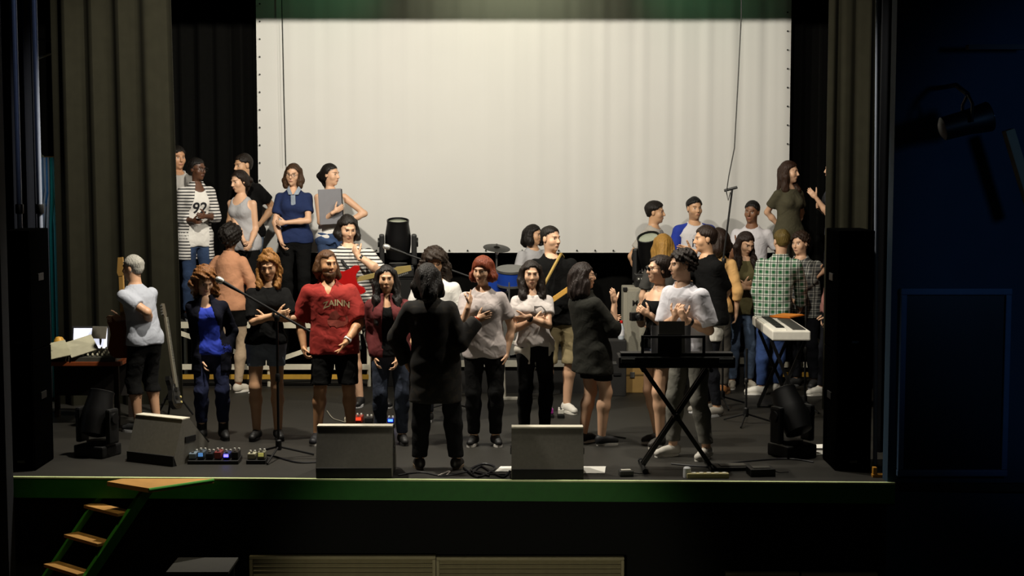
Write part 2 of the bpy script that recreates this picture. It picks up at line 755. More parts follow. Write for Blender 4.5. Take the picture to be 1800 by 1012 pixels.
    def leg_prims(sd, extra=0.0, straight=0.0, k=0.03):
        hp, kn, an = HP[sd], KN[sd], AN[sd]
        cf = kn + (an - kn) * 0.3 + np.array([0, 0.012, 0])
        r_cf = rcf + (rkn - rcf) * straight
        r_an = ran + (rkn * 0.98 - ran) * straight
        return [Cone(hp, kn, rth + extra, rkn + extra, k=k), Cone(kn, cf, rkn + extra, r_cf + extra, k=k), Cone(cf, an, r_cf + extra, r_an + extra, k=k)]

    # --- head frame
    yw, pt, rl = head
    Hm = (Matrix.Rotation(R_(yw), 3, 'Z') @ Matrix.Rotation(R_(pt), 3, 'X') @ Matrix.Rotation(R_(rl), 3, 'Y'))
    Hn = np.array([[Hm[i][j] for j in range(3)] for i in range(3)])
    C = C + np.array([0, -0.03 * math.sin(R_(pt)), 0]) + Hn @ np.array([0, 0, 0.0])

    def hp_(p):
        return C + Hn @ (np.array(p, float) * hs)

    fw_ = 1.0 if sex == 'm' else 0.93
    head_prims = [
        Ell(hp_((0, .014, .028)), vec((.074 * (fw_ + .02), .094, .086)) * hs, Hn, k=.02),
        Ell(hp_((0, -.02, -.03)), vec((.062 * fw_, .072, .083)) * hs, Hn, k=.02),
        Ell(hp_((0, -.035, -.078)), vec((.044 * fw_, .048, .038)) * hs, Hn, k=.02),
        Cone(hp_((0, -.066, -.1)), hp_((0, -.07, -.098)), .015 * hs, .015 * hs, k=.015),
        Ell(hp_((0, -.078, .026)), vec((.046, .013, .011)) * hs, Hn, k=.014),
        Cone(hp_((0, -.088, .010)), hp_((0, -.107, -.026)), .0075 * hs, .0108 * hs, k=.012),
        Ell(hp_((0, -.097, -.03)), vec((.0155, .010, .008)) * hs, Hn, k=.008),
        Ell(hp_((0, -.085, -.062)), vec((.024, .013, .010)) * hs, Hn, k=.008),
    ]
    for sg in (-1, 1):
        head_prims.append(Ell(hp_((sg * .042, -.054, -.026)), vec((.02, .020, .022)) * hs, Hn, k=.03))
        head_prims.append(Ell(hp_((sg * .074 * fw_, .012, -.006)), vec((.010, .019, .030)) * hs, Hn, k=.006))
    c = spine(neck)
    neck_p = Cone((c[0], c[1] + .008, neck - .05), hp_((0, .012, -.05)), (.058 if sex == 'm' else .046), (.054 if sex == 'm' else .044), k=.03)
    socket = [Ell(hp_((sg * .031, -.094, .005)), vec((.018, .0125, .012)) * hs, Hn) for sg in (-1, 1)]
    mouth = Ell(hp_((0, -.101, -.062)), vec((.022, .008, .0022)) * hs, Hn)

    body_prims = [Loft(torso_tab())]
    for sd in 'LR':
        body_prims += [Cone(S[sd], E[sd], ra * 1.12, ra * 0.86, k=.03), Cone(E[sd], E[sd] + (W[sd] - E[sd]) * .35, ra * .86, ra * .9, k=.02),
                       Cone(E[sd] + (W[sd] - E[sd]) * .35, W[sd], ra * .9, ra * .58, k=.02)]
        body_prims += leg_prims(sd)
        body_prims.append(Cone(AN[sd] + vec((0, 0, -.02)), AN[sd] + FD[sd] * .10 * h + vec((0, 0, -.045)), .028, .022, k=.01))
    if sex == 'f':
        zb = hip + .66 * (neck - hip)
        cb = spine(zb)
        for sg in (-1, 1):
            body_prims.append(Ell((cb[0] + sg * .062 * ts, cb[1] - .082 * ts * (0.5 + .5 * g), zb), vec((.056, .05, .056)) * ts, k=.05))
    body_prims.append(neck_p)

    # --- body: trunk and limbs, then head and hands in finer grids, one mesh
    sk = np.array(lin(skin)[:3])
    Vs, Qs, Cs = [], [], []

    def put(V, Q, col):
        o = sum(len(v) for v in Vs)
        Vs.append(V)
        Qs.append(Q + o)
        Cs.append(col)

    D, ax = field(body_prims, 0.0135)
    V, Q = nets(D, ax)
    put(V, Q, np.tile(sk, (len(V), 1)))
    hb = (C - 0.17 * hs, C + 0.17 * hs)
    D, ax = field(head_prims + [neck_p], 0.0066, bounds=(np.minimum(hb[0], C - vec((.16, .16, .20))), hb[1]))
    X, Y, Z = grid(ax)
    for e in socket:
        D = -smin(-D, e.d(X, Y, Z), 0.012)
    D = np.maximum(D, -mouth.d(X, Y, Z))
    D = np.maximum(D, (neck - 0.02) - Z + 0 * X + 0 * Y)
    V, Q = nets(D, ax)
    L = ((V - C) @ Hn) / hs
    col = np.tile(sk, (len(V), 1))

    def paint(mask, c, amt):
        m_ = (np.clip(mask, 0, 1) * amt)[:, None]
        col[:] = col * (1 - m_) + np.array(lin(c)[:3]) * m_

    front = L[:, 1] < -.045
    ax_ = np.abs(L[:, 0])
    paint(front * (1 - np.hypot((L[:, 0]) / .027, (L[:, 2] + .062) / .012)) * 3, '#8a4a40' if skin > '#7' else '#4a2320', .7)
    paint(front * (1 - np.hypot((ax_ - .032) / .024, (L[:, 2] - .0245 - .1 * (0.03 - np.abs(ax_ - .03))) / .0065)) * 3, brow, .7)
    paint(front * (1 - np.hypot((ax_ - .031) / .017, (L[:, 2] - .004) / .0085)) * 3, '#d8d0c4', .6)
    paint(front * (1 - np.hypot((ax_ - .031) / .009, (L[:, 2] - .004) / .0095)) * 3, '#1c120c', .95)
    if hair and hair.get('t') != 'none':
        fc_ = np.maximum(L[:, 1] + hair.get('fy', .022) + .25 * (L[:, 2] - .02), L[:, 2] - hair.get('line', .062) + 1.9 * np.maximum(ax_ - .02, 0) ** 1.35)
        paint(np.clip(fc_ / .01, 0, 1) * (L[:, 2] > -.035) * (ax_ < .0715 * fw_ + .3 * np.clip(np.hypot(L[:, 1] - .012, L[:, 2] + .006) - .034, 0, 1)), hair.get('c', '#1d130c'), .85)
    if beard:
        jaw = np.clip((-.03 - L[:, 2]) / .03, 0, 1) * (L[:, 1] < .02) * (np.hypot(L[:, 0] / .03, (L[:, 2] + .062) / .016) > 1)
        paint(jaw, beard[0], beard[1])
    put(V, Q, col)
    for sd in 'LR':
        w, d, th, n, curl, point = hands[sd]
        s = 0.90 * h ** .5 * (1.05 if sex == 'm' else .95)
        pr = [Ell(w + d * .045 * s, vec((.05, .038, .017)) * s, np.stack([d, th, n], 1), k=.012),
              Cone(w - d * .03, w + d * .02, ra * .58, ra * .54, k=.015)]
        for i, (o_, ln) in enumerate(((.027, .070), (.0095, .078), (-.0085, .073), (-.026, .058))):
            p = w + d * (.082 - .004 * abs(i - 1)) * s + th * o_ * s
            cu = curl if not (point and i == 0) else 0.05
            ang = 0
            dd = nrm(d + th * o_ * 1.6)
            pr.append(Cone(w + d * .05 * s + th * o_ * .9 * s, p, .0105 * s, .0098 * s, k=.006))
            for fr, da, r0, r1 in ((.45, 40, .0094, .0086), (.32, 55, .0086, .0078), (.23, 40, .0078, .0066)):
                ang += R_(da) * cu
                q = p + (dd * math.cos(ang) + n * math.sin(ang)) * ln * fr * s
                pr.append(Cone(p, q, r0 * s, r1 * s, k=.003))
                p = q
        p = w + d * .022 * s + th * .024 * s
        tdir = nrm(d * .62 + th * .75 + n * .25)
        for ln, bend, r0, r1 in ((.042, 0, .0135, .0115), (.032, .45 * curl, .011, .0095), (.026, .8 * curl, .0095, .0075)):
            q = p + nrm(tdir * (1 - bend) + (d * .5 + n * .6 - th * .2) * bend) * ln * s
            pr.append(Cone(p, q, r0 * s, r1 * s, k=.006))
            p = q
        D, ax = field(pr, 0.0052)
        V, Q = nets(D, ax)
        put(V, Q, np.tile(sk, (len(V), 1)))
    V = np.concatenate(Vs)
    colr = np.concatenate([np.concatenate(Cs), np.ones((len(V), 1))], 1)
    root = np_mesh(name, V, np.concatenate(Qs), skin_mat(), None, colr)
    root.location = base_w
    root.rotation_euler = (0, 0, A)
    tag(root, label, 'person')
    root['px_h'] = round(H, 2)

    def cloth(nm, D, ax, material, parent=root):
        V, Q = nets(D, ax)
        return np_mesh(nm, V, Q, material, parent)

    out = {'root': root, 'H': H, 'hip': hip, 'neck': neck, 'C': C, 'Hn': Hn, 'hs': hs, 'S': S, 'E': E, 'W': W, 'hands': hands, 'loc': loc, 'AN': AN}

    # --- clothes
    p_off = max([w_.get('off', .012) for w_ in wear if w_['k'] in ('pants', 'shorts', 'skirt')] + [0])
    for wsp in wear:
        kind = wsp['k']
        m = wsp['m']
        off = wsp.get('off', .012)
        grow = max(p_off + .010 - off, 0) if (kind == 'top' and wsp.get('hem', .5) * H < hip + .12) else 0
        if kind == 'top':
            zh = wsp.get('hem', .50) * H
            pr = [Loft(torso_tab(0, wsp.get('fit', .6), zlow=zh - .02 if zh < hip - .12 else None, flare=wsp.get('flare', .0)))]
            if wsp.get('hem', .5) * H < hip + .05 and not sit:
                for sd in 'LR':
                    pr.append(Cone(HP[sd], HP[sd] + (KN[sd] - HP[sd]) * .5, rth, rth * .5 + rkn * .5, k=.03))
            zlim = zh + off + grow
            for p_ in pr:
                p_.d = (lambda f: (lambda x, y, z: np.maximum(f(x, y, z), zlim - z)))(p_.d)
            if wsp.get('raglan'):
                pr = []
                for sd, sg in (('L', 1), ('R', -1)):
                    cN = spine(neck)
                    pr.append(Cone((cN[0] + sg * .05, cN[1], neck - .035), S[sd] + vec((0, 0, .0)), .035, ra * 1.02, k=.02))
            sl = wsp.get('sl', .55)
            for sd in 'LR':
                if sl > 0:
                    lo_ = wsp.get('loose', .006)
                    if sl <= 1:
                        e = S[sd] + (E[sd] - S[sd]) * sl
                        pr.append(Cone(S[sd], e, ra * 1.02 + lo_ * .5, ra * 1.0 + lo_ * 1.8, flat=True, k=.03))
                    else:
                        pr.append(Cone(S[sd], E[sd], ra * 1.02 + lo_ * .5, ra * .90 + lo_, k=.03))
                        e = E[sd] + (W[sd] - E[sd]) * (sl - 1)
                        pr.append(Cone(E[sd], e, ra * .92 + lo_, ra * .72 + lo_, flat=True, k=.02))
            if sex == 'f' and not wsp.get('raglan'):
                zb = hip + .66 * (neck - hip)
                cb = spine(zb)
                for sg in (-1, 1):
                    pr.append(Ell((cb[0] + sg * .062 * ts, cb[1] - .082 * ts * (0.5 + .5 * g), zb), vec((.056, .05, .056)) * ts, k=.05))
            D, ax = field(pr, 0.0125, off, grow)
            X, Y, Z = grid(ax)
            D = D - grow * np.clip((hip + .18 - Z) / .14, 0, 1)
            amp = wsp.get('wr', .005)
            D = D + amp * wob(X, Y, Z, 1.0, len(label)) * np.clip((neck - .05 - Z) / .2, .1, 1)
            cn = spine(neck)
            nk = wsp.get('nk', 'round')
            z0 = neck + .005
            if nk == 'round':
                cut = [Ell((cn[0], cn[1] - .035, z0 + .015), (.072, .085, .055))]
            elif nk == 'v':
                cut = [Ell((cn[0], cn[1] - .05, z0 + .01), (.062, .09, .06)), Cone((cn[0], cn[1] - .12, z0 - .03), (cn[0], cn[1] - .13, z0 - .11), .05, .006)]
            elif nk == 'scoop':
                cut = [Ell((cn[0], cn[1] - .07, z0 + .0), (.085, .12, .095))]
            elif nk == 'tank':
                cut = [Ell((cn[0], cn[1] - .07, z0 + .0), (.085, .13, .11)), Ell((cn[0], cn[1] + .07, z0 + .01), (.085, .1, .07))]
                for sd in 'LR':
                    cut.append(Ell(S[sd] + vec((0.01 * (1 if sd == 'L' else -1), 0, .0)), (.056 * ts, .10, .075)))
            elif nk == 'strapless':
                cut = [Ell((cn[0], cn[1] - .03, z0 + .03), (.3, .25, .15))]
            elif nk == 'high':
                cut = [Ell((cn[0], cn[1] - .005, z0 + .05), (.06, .06, .05))]
            else:
                cut = []
            for e in cut:
                D = np.maximum(D, -e.d(X, Y, Z))
            if wsp.get('open'):
                ow = wsp['open']
                zz = np.clip((neck - Z) / .25, 0, 1)
                wdt = ow * (0.35 + .65 * zz) * (0 * X + 1)
                cxs = np.interp(Z.ravel(), [hip, neck], [0, cn[0]]).reshape(Z.shape)
                D = np.maximum(D, -np.maximum(np.abs(X - cxs) - wdt, Y + .0))
            o = cloth(wsp.get('n', 't_shirt'), D, ax, m)
            out[wsp.get('n', 't_shirt')] = o
        elif kind in ('pants', 'shorts', 'skirt'):
            ln = wsp.get('len', .06 if kind == 'pants' else .33) * H
            zt = hip + wsp.get('rise', .045) * H
            pr = [Loft([r for r in torso_tab(-.005) if r[0] < zt + .06], k=.03)]
            st = wsp.get('wide', .25)
            for sd in 'LR':
                pr += leg_prims(sd, wsp.get('ex', 0.0), st)
            if kind == 'skirt':
                pr.append(Loft([(ln - .02, .19, .15, 0, .01), (hip, .16, .11, 0, .01)], k=.03))
            D, ax = field(pr, 0.0125, off)
            X, Y, Z = grid(ax)
            D = D + wsp.get('wr', .004) * wob(X, Y, Z, 1.1, 1.7 + len(label))
            D = np.maximum(np.maximum(D, Z - zt), ln - Z + 0 * X + 0 * Y)
            out[kind] = cloth(wsp.get('n', {'pants': 'trousers', 'shorts': 'shorts', 'skirt': 'skirt'}[kind]), D, ax, m)
        elif kind == 'tied':      # a garment knotted round the waist
            z0, z1 = wsp.get('z', (.44, .60))
            tt = [r for r in torso_tab(.0) if z0 * H - .05 < r[0] < z1 * H + .05]
            zz = np.linspace(z0 * H, z1 * H, 6)
            T_ = np.array(torso_tab(.0))
            tt = [(z, np.interp(z, T_[:, 0], T_[:, 1]) + .02 + .02 * (1 - i / 5), np.interp(z, T_[:, 0], T_[:, 2]) + .02 + .02 * (1 - i / 5), np.interp(z, T_[:, 0], T_[:, 3]), np.interp(z, T_[:, 0], T_[:, 4])) for i, z in enumerate(zz)]
            pr = [Loft(tt)]
            D, ax = field(pr, 0.0125, .008)
            X, Y, Z = grid(ax)
            D = D + .012 * wob(X, Y, Z, 1.2, .4)
            zc = z0 * H + .05 * np.sin(3 * np.arctan2(Y, X) + 1) + .02 * np.sin(7 * np.arctan2(Y, X)) + .05
            D = np.maximum(D, zc - Z)
            if wsp.get('open'):
                D = np.maximum(D, -np.maximum(np.abs(X - wsp['open'][0]) - wsp['open'][1], Y + .0 * Z))
            out['tied'] = cloth(wsp.get('n', 'tied_shirt'), D, ax, m)

    # --- shoes
    if shoes:
        for sd in 'LR':
            f = FD[sd]
            u = np.array([-f[1], f[0], 0])
            M3 = np.stack([f, u, vec((0, 0, 1))], 1)
            an = AN[sd].copy()
            an[2] = 0
            ls = 1.0 * h ** .5 * (1.0 if sex == 'm' else .9)
            heel, toe = an - f * .045 * ls, an + f * .165 * ls
            pr = [Ell(heel + vec((0, 0, .05)) + f * .02, vec((.05, .038, .055)) * ls, M3, k=.03),
                  Cone(heel + f * .03 + vec((0, 0, .042)), toe - f * .02 + vec((0, 0, .034)), .037 * ls, .036 * ls, k=.03),
                  Cone(an + vec((0, 0, .06)), an + f * .09 + vec((0, 0, .055)), .042 * ls, .03 * ls, k=.03)]
            if shoes[0] and len(shoes) > 2:      # ankle boot
                pr.append(Cone(an + vec((0, 0, .06)), an + vec((0, 0, .15)), .044, .046, k=.02))
            D, ax = field(pr, 0.0085)
            X, Y, Z = grid(ax)
            D = np.maximum(D, .018 - Z + 0 * X + 0 * Y)
            sh = cloth('shoe', D, ax, mat(shoes[0], .55))
            ol = []
            for k in range(20):
                t = 2 * math.pi * k / 20
                cx = math.cos(t)
                lx = (.105 * ls) * cx
                wd = (.043 + .006 * cx) * ls * math.copysign(abs(math.sin(t)) ** .75, math.sin(t))
                q = an + f * (.06 * ls + lx * 1.08) + u * wd
                ol.append((q[0], q[1]))
            MB().prism(ol, 0.001, .024).build('sole', mat(shoes[1], .6), sh)

    # --- hair
    if hair.get('t') != 'none' and hair:
        ht = hair.get('t', 'short')
        vol = hair.get('v', .010)
        hm = hair_mat(hair.get('c', '#1d130c'))
        capc, capr = (0, .016, .030), vec((.077, .096, .089))
        pr = [Ell(hp_(capc), (capr + vol) * hs, Hn, k=.03)]
        nape = hair.get('nape', -.055 if sex == 'm' else -.075)
        pr.append(Ell(hp_((0, .05, -.03)), (vec((.066, .062, .06)) + vol) * hs, Hn, k=.03))
        extra = []
        ln = hair.get('len', .25)
        cS = spine(sho)
        sm_ = hair.get('smooth', .03)
        if ht in ('long', 'bob', 'curlylong'):
            fr = hair.get('front', 0.5)
            for sg in (-1, 1):
                a0 = hp_((sg * .062, .025, .04))
                a1 = hp_((sg * (.078 + vol * .5), .02, -.06))
                bk = 0.075 if hair.get('back') else -.055
                zend = C[2] - .12 - ln
                xo = .075 if ln > .12 else .07
                a2 = np.array([C[0] * .6 + cS[0] * .4 + sg * (xo + vol), cS[1] + (-.045 if fr > .3 else .05), max(C[2] - .20, zend)])
                a3 = np.array([cS[0] + sg * (xo + .012 + vol), cS[1] + (-.115 if fr > .3 else .085), zend])
                extra += [Cone(a0, a1, .03 + vol, .032 + vol, k=.04), Cone(a1, a2, .032 + vol, .034 + vol, k=.04)]
                if ln > .12:
                    extra.append(Cone(a2, a3, .036 + vol, .02 + vol * .5, k=.04))
            b0 = hp_((0, .07, .0))
            b1 = np.array([cS[0], cS[1] + .10, max(C[2] - .22, C[2] - .12 - ln)])
            extra += [Cone(b0, b1, .062 + vol, .06 + vol, k=.05)]
            if ln > .12:
                extra.append(Cone(b1, np.array([cS[0], cS[1] + .125, C[2] - .12 - ln]), .068 + vol, .05, k=.05))
        if 'bun' in hair:
            q = hair.get('bun', (0, .03, .135))
            extra.append(Ell(hp_(q), vec((.05, .05, .042)) * hair.get('bs', 1.0), k=.02))
        if ht == 'pony':
            p0, p1 = hp_((0, .10, .03)), hp_((0, .135, -.03))
            extra += [Cone(p0, p1, .03, .032, k=.02), Cone(p1, np.array([C[0], C[1] + .13 * 1, C[2] - .10 - ln]) if not hair.get('pd') else hp_(hair['pd']), .034, .014, k=.02)]
        if ht == 'afro':
            pr.append(Ell(hp_((0, .03, .035)), vec((.125, .13, .12)) * hs * hair.get('bs', 1.0), Hn, k=.03))
        if ht in ('curly', 'curlylong'):
            pr.append(Ell(hp_((0, .02, .035)), (vec((.088, .10, .092)) + vol) * hs, Hn, k=.03))
        D, ax = field(pr, 0.0085, 0, .012)
        X, Y, Z = grid(ax)
        lx, ly, lz = [((X - C[0]) * Hn[0, i] + (Y - C[1]) * Hn[1, i] + (Z - C[2]) * Hn[2, i]) / hs for i in range(3)]
        na = hair.get('na', .0045 if ht not in ('curly', 'afro', 'curlylong') else .010)
        ns = 1.6 if ht not in ('curly', 'afro', 'curlylong') else 2.6
        # face opening and nape
        rid = .0022
        hl = hair.get('line', .062)
        face = np.maximum(np.maximum(ly + hair.get('fy', .022) + .25 * (lz - .02), lz - hl - .12 * np.abs(lx) * 0 + 1.9 * np.maximum(np.abs(lx) - .02, 0) ** 1.35), np.abs(lx) - .3)
        face = face + .005 * np.sin(70 * lx + 3) + .004 * np.sin(131 * lx)
        D = np.maximum(D, -face * 0.8)
        D = D + (.006 + .5 * vol) * np.clip(1 - face / .035, 0, 1) ** 2
        D = D + rid * np.sin(24 * np.arctan2(lx, ly - .03 + 1e-6) + 60 * lz) * np.clip((np.hypot(lx, ly - .03)) / .05, 0, 1)
        if ht == 'short':
            D = D + (.006 + .95 * vol) * np.clip((.045 - lz) / .08, 0, 1) + np.clip((-.02 - lz) / .03, 0, 1) * .008
        if ht != 'afro':
            D = np.maximum(D, nape - lz)
            ear = np.sqrt(((np.abs(lx) - .085) / .03) ** 2 + ((ly - .01) / .03) ** 2 + ((lz + .018) / .045) ** 2)
            if ht in ('short', 'curly', 'bun', 'pony') and not hair.get('cover'):
                D = np.maximum(D, (1 - ear) * .02)
                D = np.maximum(D, np.minimum(-(lz + .02) , .02 - ly))
        if extra:
            D2, ax2 = field(pr + extra, 0.0095, 0, .014)
            # merge on the larger grid
            X2, Y2, Z2 = grid(ax2)
            Dm, _ = field([Ell((0, 0, 0), (1, 1, 1))], .5)
            Dcap = np.full(D2.shape, .5)
            for p in pr:
                Dcap = smin(Dcap, p.d(X2, Y2, Z2), p.k)
            lx, ly, lz = [((X2 - C[0]) * Hn[0, i] + (Y2 - C[1]) * Hn[1, i] + (Z2 - C[2]) * Hn[2, i]) / hs for i in range(3)]
            face = np.maximum(ly + hair.get('fy', .022) + .25 * (lz - .02), lz - hl + 1.9 * np.maximum(np.abs(lx) - .02, 0) ** 1.35)
            face = face + .005 * np.sin(70 * lx + 3) + .004 * np.sin(131 * lx)
            Dcap = np.maximum(Dcap, -face * .8)
            Dcap = Dcap + (.006 + .5 * vol) * np.clip(1 - face / .035, 0, 1) ** 2
            Dcap = Dcap + rid * np.sin(24 * np.arctan2(lx, ly - .03 + 1e-6) + 60 * lz) * np.clip((np.hypot(lx, ly - .03)) / .05, 0, 1)
            Dcap = np.maximum(Dcap, nape - lz)
            Dx = np.full(D2.shape, .5)
            for p in extra:
                Dx = smin(Dx, p.d(X2, Y2, Z2), p.k)
            if ht in ('long', 'bob', 'curlylong'):
                fc = np.sqrt((lx / .072) ** 2 + ((ly + .08) / .095) ** 2 + ((lz + .035) / .115) ** 2)
                Dx = np.maximum(Dx, (1 - fc) * .06)
            Dx = Dx + rid * 1.6 * np.sin(150 * lx + 90 * ly + 20 * lz) + rid * np.sin(95 * ly - 70 * lx + 30 * lz)
            D, ax = smin(Dcap, Dx, .02), ax2
            X, Y, Z = X2, Y2, Z2
        D = D + na * wob(X, Y, Z * (1 if ns > 2 else .5), ns, 2.0)
        if ns > 2:
            D = D + na * .7 * np.sin(120 * X + 40 * Z) * np.sin(110 * Y + 30 * X) * np.sin(115 * Z)
        out['hair'] = cloth('hair', D, ax, hm)
        if hair.get('beard'):
            pr = [Ell(hp_((0, -.045, -.085)), vec((.058, .055, .045)) * hs, Hn, k=.02), Ell(hp_((0, -.06, -.11)), vec((.04, .038, .035 + hair['beard'])) * hs, Hn, k=.03)]
            D, ax = field(pr, .0075)
            X, Y, Z = grid(ax)
            lx, ly, lz = [((X - C[0]) * Hn[0, i] + (Y - C[1]) * Hn[1, i] + (Z - C[2]) * Hn[2, i]) / hs for i in range(3)]
            D = np.maximum(D, (1 - np.sqrt((lx / .025) ** 2 + ((ly + .1) / .03) ** 2 + ((lz + .062) / .012) ** 2)) * .01)
            D = np.maximum(D, lz + .045 - .15 * np.abs(lx))
            D = D + .003 * wob(X, Y, Z, 2.5)
            cloth('beard', D, ax, hm)
    return out


def glasses(p, dark=False):
    C, Hn, hs, root = p['C'], p['Hn'], p['hs'], p['root']

    def q(v):
        return Vector(C + Hn @ (np.array(v) * hs))
    fr = MB()
    for sg in (-1, 1):
        pts = [q((sg * .032 + .022 * math.cos(t), -.108 + .1 * abs(sg * .032 + .022 * math.cos(t)) ** 1.0 * .25, .004 + .017 * math.sin(t))) for t in np.linspace(0, 2 * math.pi, 17)]
        fr.tube(pts, .0022, 6, False)
        fr.tube([q((sg * .054, -.104, .008)), q((sg * .075, -.06, .01)), q((sg * .08, .0, .008))], .002, 6)
    fr.tube([q((-.01, -.11, .007)), q((.01, -.11, .007))], .002, 6)
    o = fr.build('glasses', mat('#111111', .3), root)
    ln = MB()
    for sg in (-1, 1):
        pts = [q((sg * .032 + .021 * math.cos(t), -.107, .004 + .016 * math.sin(t))) for t in np.linspace(0, 2 * math.pi, 15)[:-1]]
        b = [v + Vector(Hn @ np.array([0, .002, 0])) for v in pts]
        n = len(pts)
        ln.add(pts + b, [tuple(range(n)), tuple(range(2 * n - 1, n - 1, -1))] + [(i, (i + 1) % n, n + (i + 1) % n, n + i) for i in range(n)])
    if dark:
        ln.build('lens', mat('#060606', .1, spec=.8), o)
    return o


def text_mesh(body, size, font_bold=False):
    cu = bpy.data.curves.new('lettering', 'FONT')
    cu.body = body
    cu.size = size
    cu.align_x = 'CENTER'
    cu.align_y = 'CENTER'
    cu.resolution_u = 3
    if font_bold:
        cu.offset = size * 0.02
    o = bpy.data.objects.new('lettering', cu)
    COL.objects.link(o)
    dg = bpy.context.evaluated_depsgraph_get()
    me = bpy.data.meshes.new_from_object(o.evaluated_get(dg))
    bpy.data.objects.remove(o)
    bpy.data.curves.remove(cu)
    return me


def print_on(garment, body, size, z, x=0.0, color='#d8d0b8', arch=0.0, name='lettering', sx=1.0, bold=True):
    """Letters printed on the front of a garment (local -y side), laid onto its surface."""
    me = text_mesh(body, size, bold)
    bm = bmesh.new()
    bm.from_mesh(me)
    bmesh.ops.triangulate(bm, faces=bm.faces[:])
    bmesh.ops.subdivide_edges(bm, edges=[e for e in bm.edges if e.calc_length() > size * .25], cuts=1)
    gm = garment.data
    tree = BVHTree.FromPolygons([v.co.copy() for v in gm.vertices], [tuple(p.vertices) for p in gm.polygons])
    for v in bm.verts:
        lx, lz = v.co.x * sx, v.co.y
        lz += arch * (1 - (lx / .12) ** 2)
        hit = tree.ray_cast(Vector((x + lx, -1.0, z + lz)), Vector((0, 1, 0)))
        yy = hit[0].y - .004 if hit[0] is not None else -.14
        v.co = Vector((x + lx, yy, z + lz))
    bm.to_mesh(me)
    bm.free()
    me.materials.clear()
    me.materials.append(mat(color, .8))
    o = bpy.data.objects.new(name, me)
    COL.objects.link(o)
    o.parent = garment
    return o


def band(p, sd, color, t=1.0, r=.034, name='bracelet', w=.012):
    a = Vector(p['E'][sd])
    b = Vector(p['W'][sd])
    d = (b - a).normalized()
    c = a + (b - a) * t
    m = rows(d.orthogonal().normalized(), d.cross(d.orthogonal().normalized()), d)
    return MB().lathe([(r * .92, -w), (r, -w), (r, w), (r * .92, w)], c, m, 14).build(name, mat(color, .4), p['root'])


# ------------------------------------------------------------------ the setting
def struct(o):
    o['kind'] = 'structure'
    return o


BLACK = mat('#0b0b0a', .9, var=.3)
CLOTHBLACK = mat('#0a0a09', 1.0, var=.25, spec=.1)
STEEL = mat('#8b8b88', .35, .8)
DARKMETAL = mat('#1a1a1a', .45, .3)
BLACKPLASTIC = mat('#0e0e0e', .5)

Yl, Yr = G(375, 841).y, G(1450, 848).y
xl, xr = -7.0, 7.0


def lipY(x):
    x0, x1 = G(375, 841).x, G(1450, 848).x
    return Yl + (Yr - Yl) * (x - x0) / (x1 - x0)


fl = MB()
fl.add([(xl, lipY(xl), 0), (xr, lipY(xr), 0), (xr, 7.6, 0), (xl, 7.6, 0), (xl, lipY(xl), -.06), (xr, lipY(xr), -.06), (xr, 7.6, -.06), (xl, 7.6, -.06)],
       [(0, 1, 2, 3), (7, 6, 5, 4), (0, 4, 5, 1), (1, 5, 6, 2), (2, 6, 7, 3), (3, 7, 4, 0)])
struct(fl.build('floor', mat('#211f1a', .6, var=.35, scale=3.0)))
x_end = P(1558, 850, 0).x
ex = MB()
a_, b_ = -4.4, x_end
ex.add([(a_, lipY(a_) - .012, .006), (b_, lipY(b_) - .012, .006), (b_, lipY(b_) + .022, .006), (a_, lipY(a_) + .022, .006),
        (a_, lipY(a_) - .012, -.006), (b_, lipY(b_) - .012, -.006), (b_, lipY(b_) + .022, -.006), (a_, lipY(a_) + .022, -.006)],
       [(0, 1, 2, 3), (7, 6, 5, 4), (0, 4, 5, 1), (1, 5, 6, 2), (2, 6, 7, 3), (3, 7, 4, 0)])
struct(ex.build('trim_1', mat('#d6e6a8', .5, var=.3, scale=6)))
ex = MB()
ex.add([(a_, lipY(a_) - .01, -.007), (b_, lipY(b_) - .01, -.007), (b_, lipY(b_) + .02, -.007), (a_, lipY(a_) + .02, -.007),
        (a_, lipY(a_) - .01, -.16), (b_, lipY(b_) - .01, -.16), (b_, lipY(b_) + .02, -.16), (a_, lipY(a_) + .02, -.16)],
       [(0, 1, 2, 3), (7, 6, 5, 4), (0, 4, 5, 1), (1, 5, 6, 2), (2, 6, 7, 3), (3, 7, 4, 0)])
struct(ex.build('trim_2', mat('#1f6a1c', .6, var=.2)))
struct(MB().box((0, .12, -.60), (14, .1, 1.0)).build('wall_front', mat('#070907', .9)))
struct(MB().box((0, -6, -1.15), (16, 13.5, .1)).build('floor_auditorium', mat('#131316', .8)))
struct(MB().box((0, 7.7, 3.2), (14.2, .12, 6.6)).build('wall_back', mat('#0a0a08', 1.0, spec=.05)))
struct(MB().box((-7.1, 3.8, 2.7), (.12, 7.8, 7.6)).build('wall_stage_left', mat('#0a0a08', 1.0, spec=.05)))
struct(MB().box((7.1, 3.8, 2.7), (.12, 7.8, 7.6)).build('wall_stage_right', mat('#0a0a08', 1.0, spec=.05)))
struct(MB().box((0, 3.7, 6.5), (14.4, 8.2, .12)).build('ceiling', mat('#0a0a0a', 1.0)))
x0 = P(1567, 500, -.25).x
struct(MB().box((x0 + 2.1, -.17, 2.6), (4.2, .16, 7.4)).build('wall_right', mat('#1a3448', .8, var=.12, scale=4)))
x1 = P(2, 500, -.25).x
struct(MB().box((x1 - 2.1, -.17, 2.6), (4.2, .16, 7.4)).build('wall_left', mat('#0c0e14', .9)))


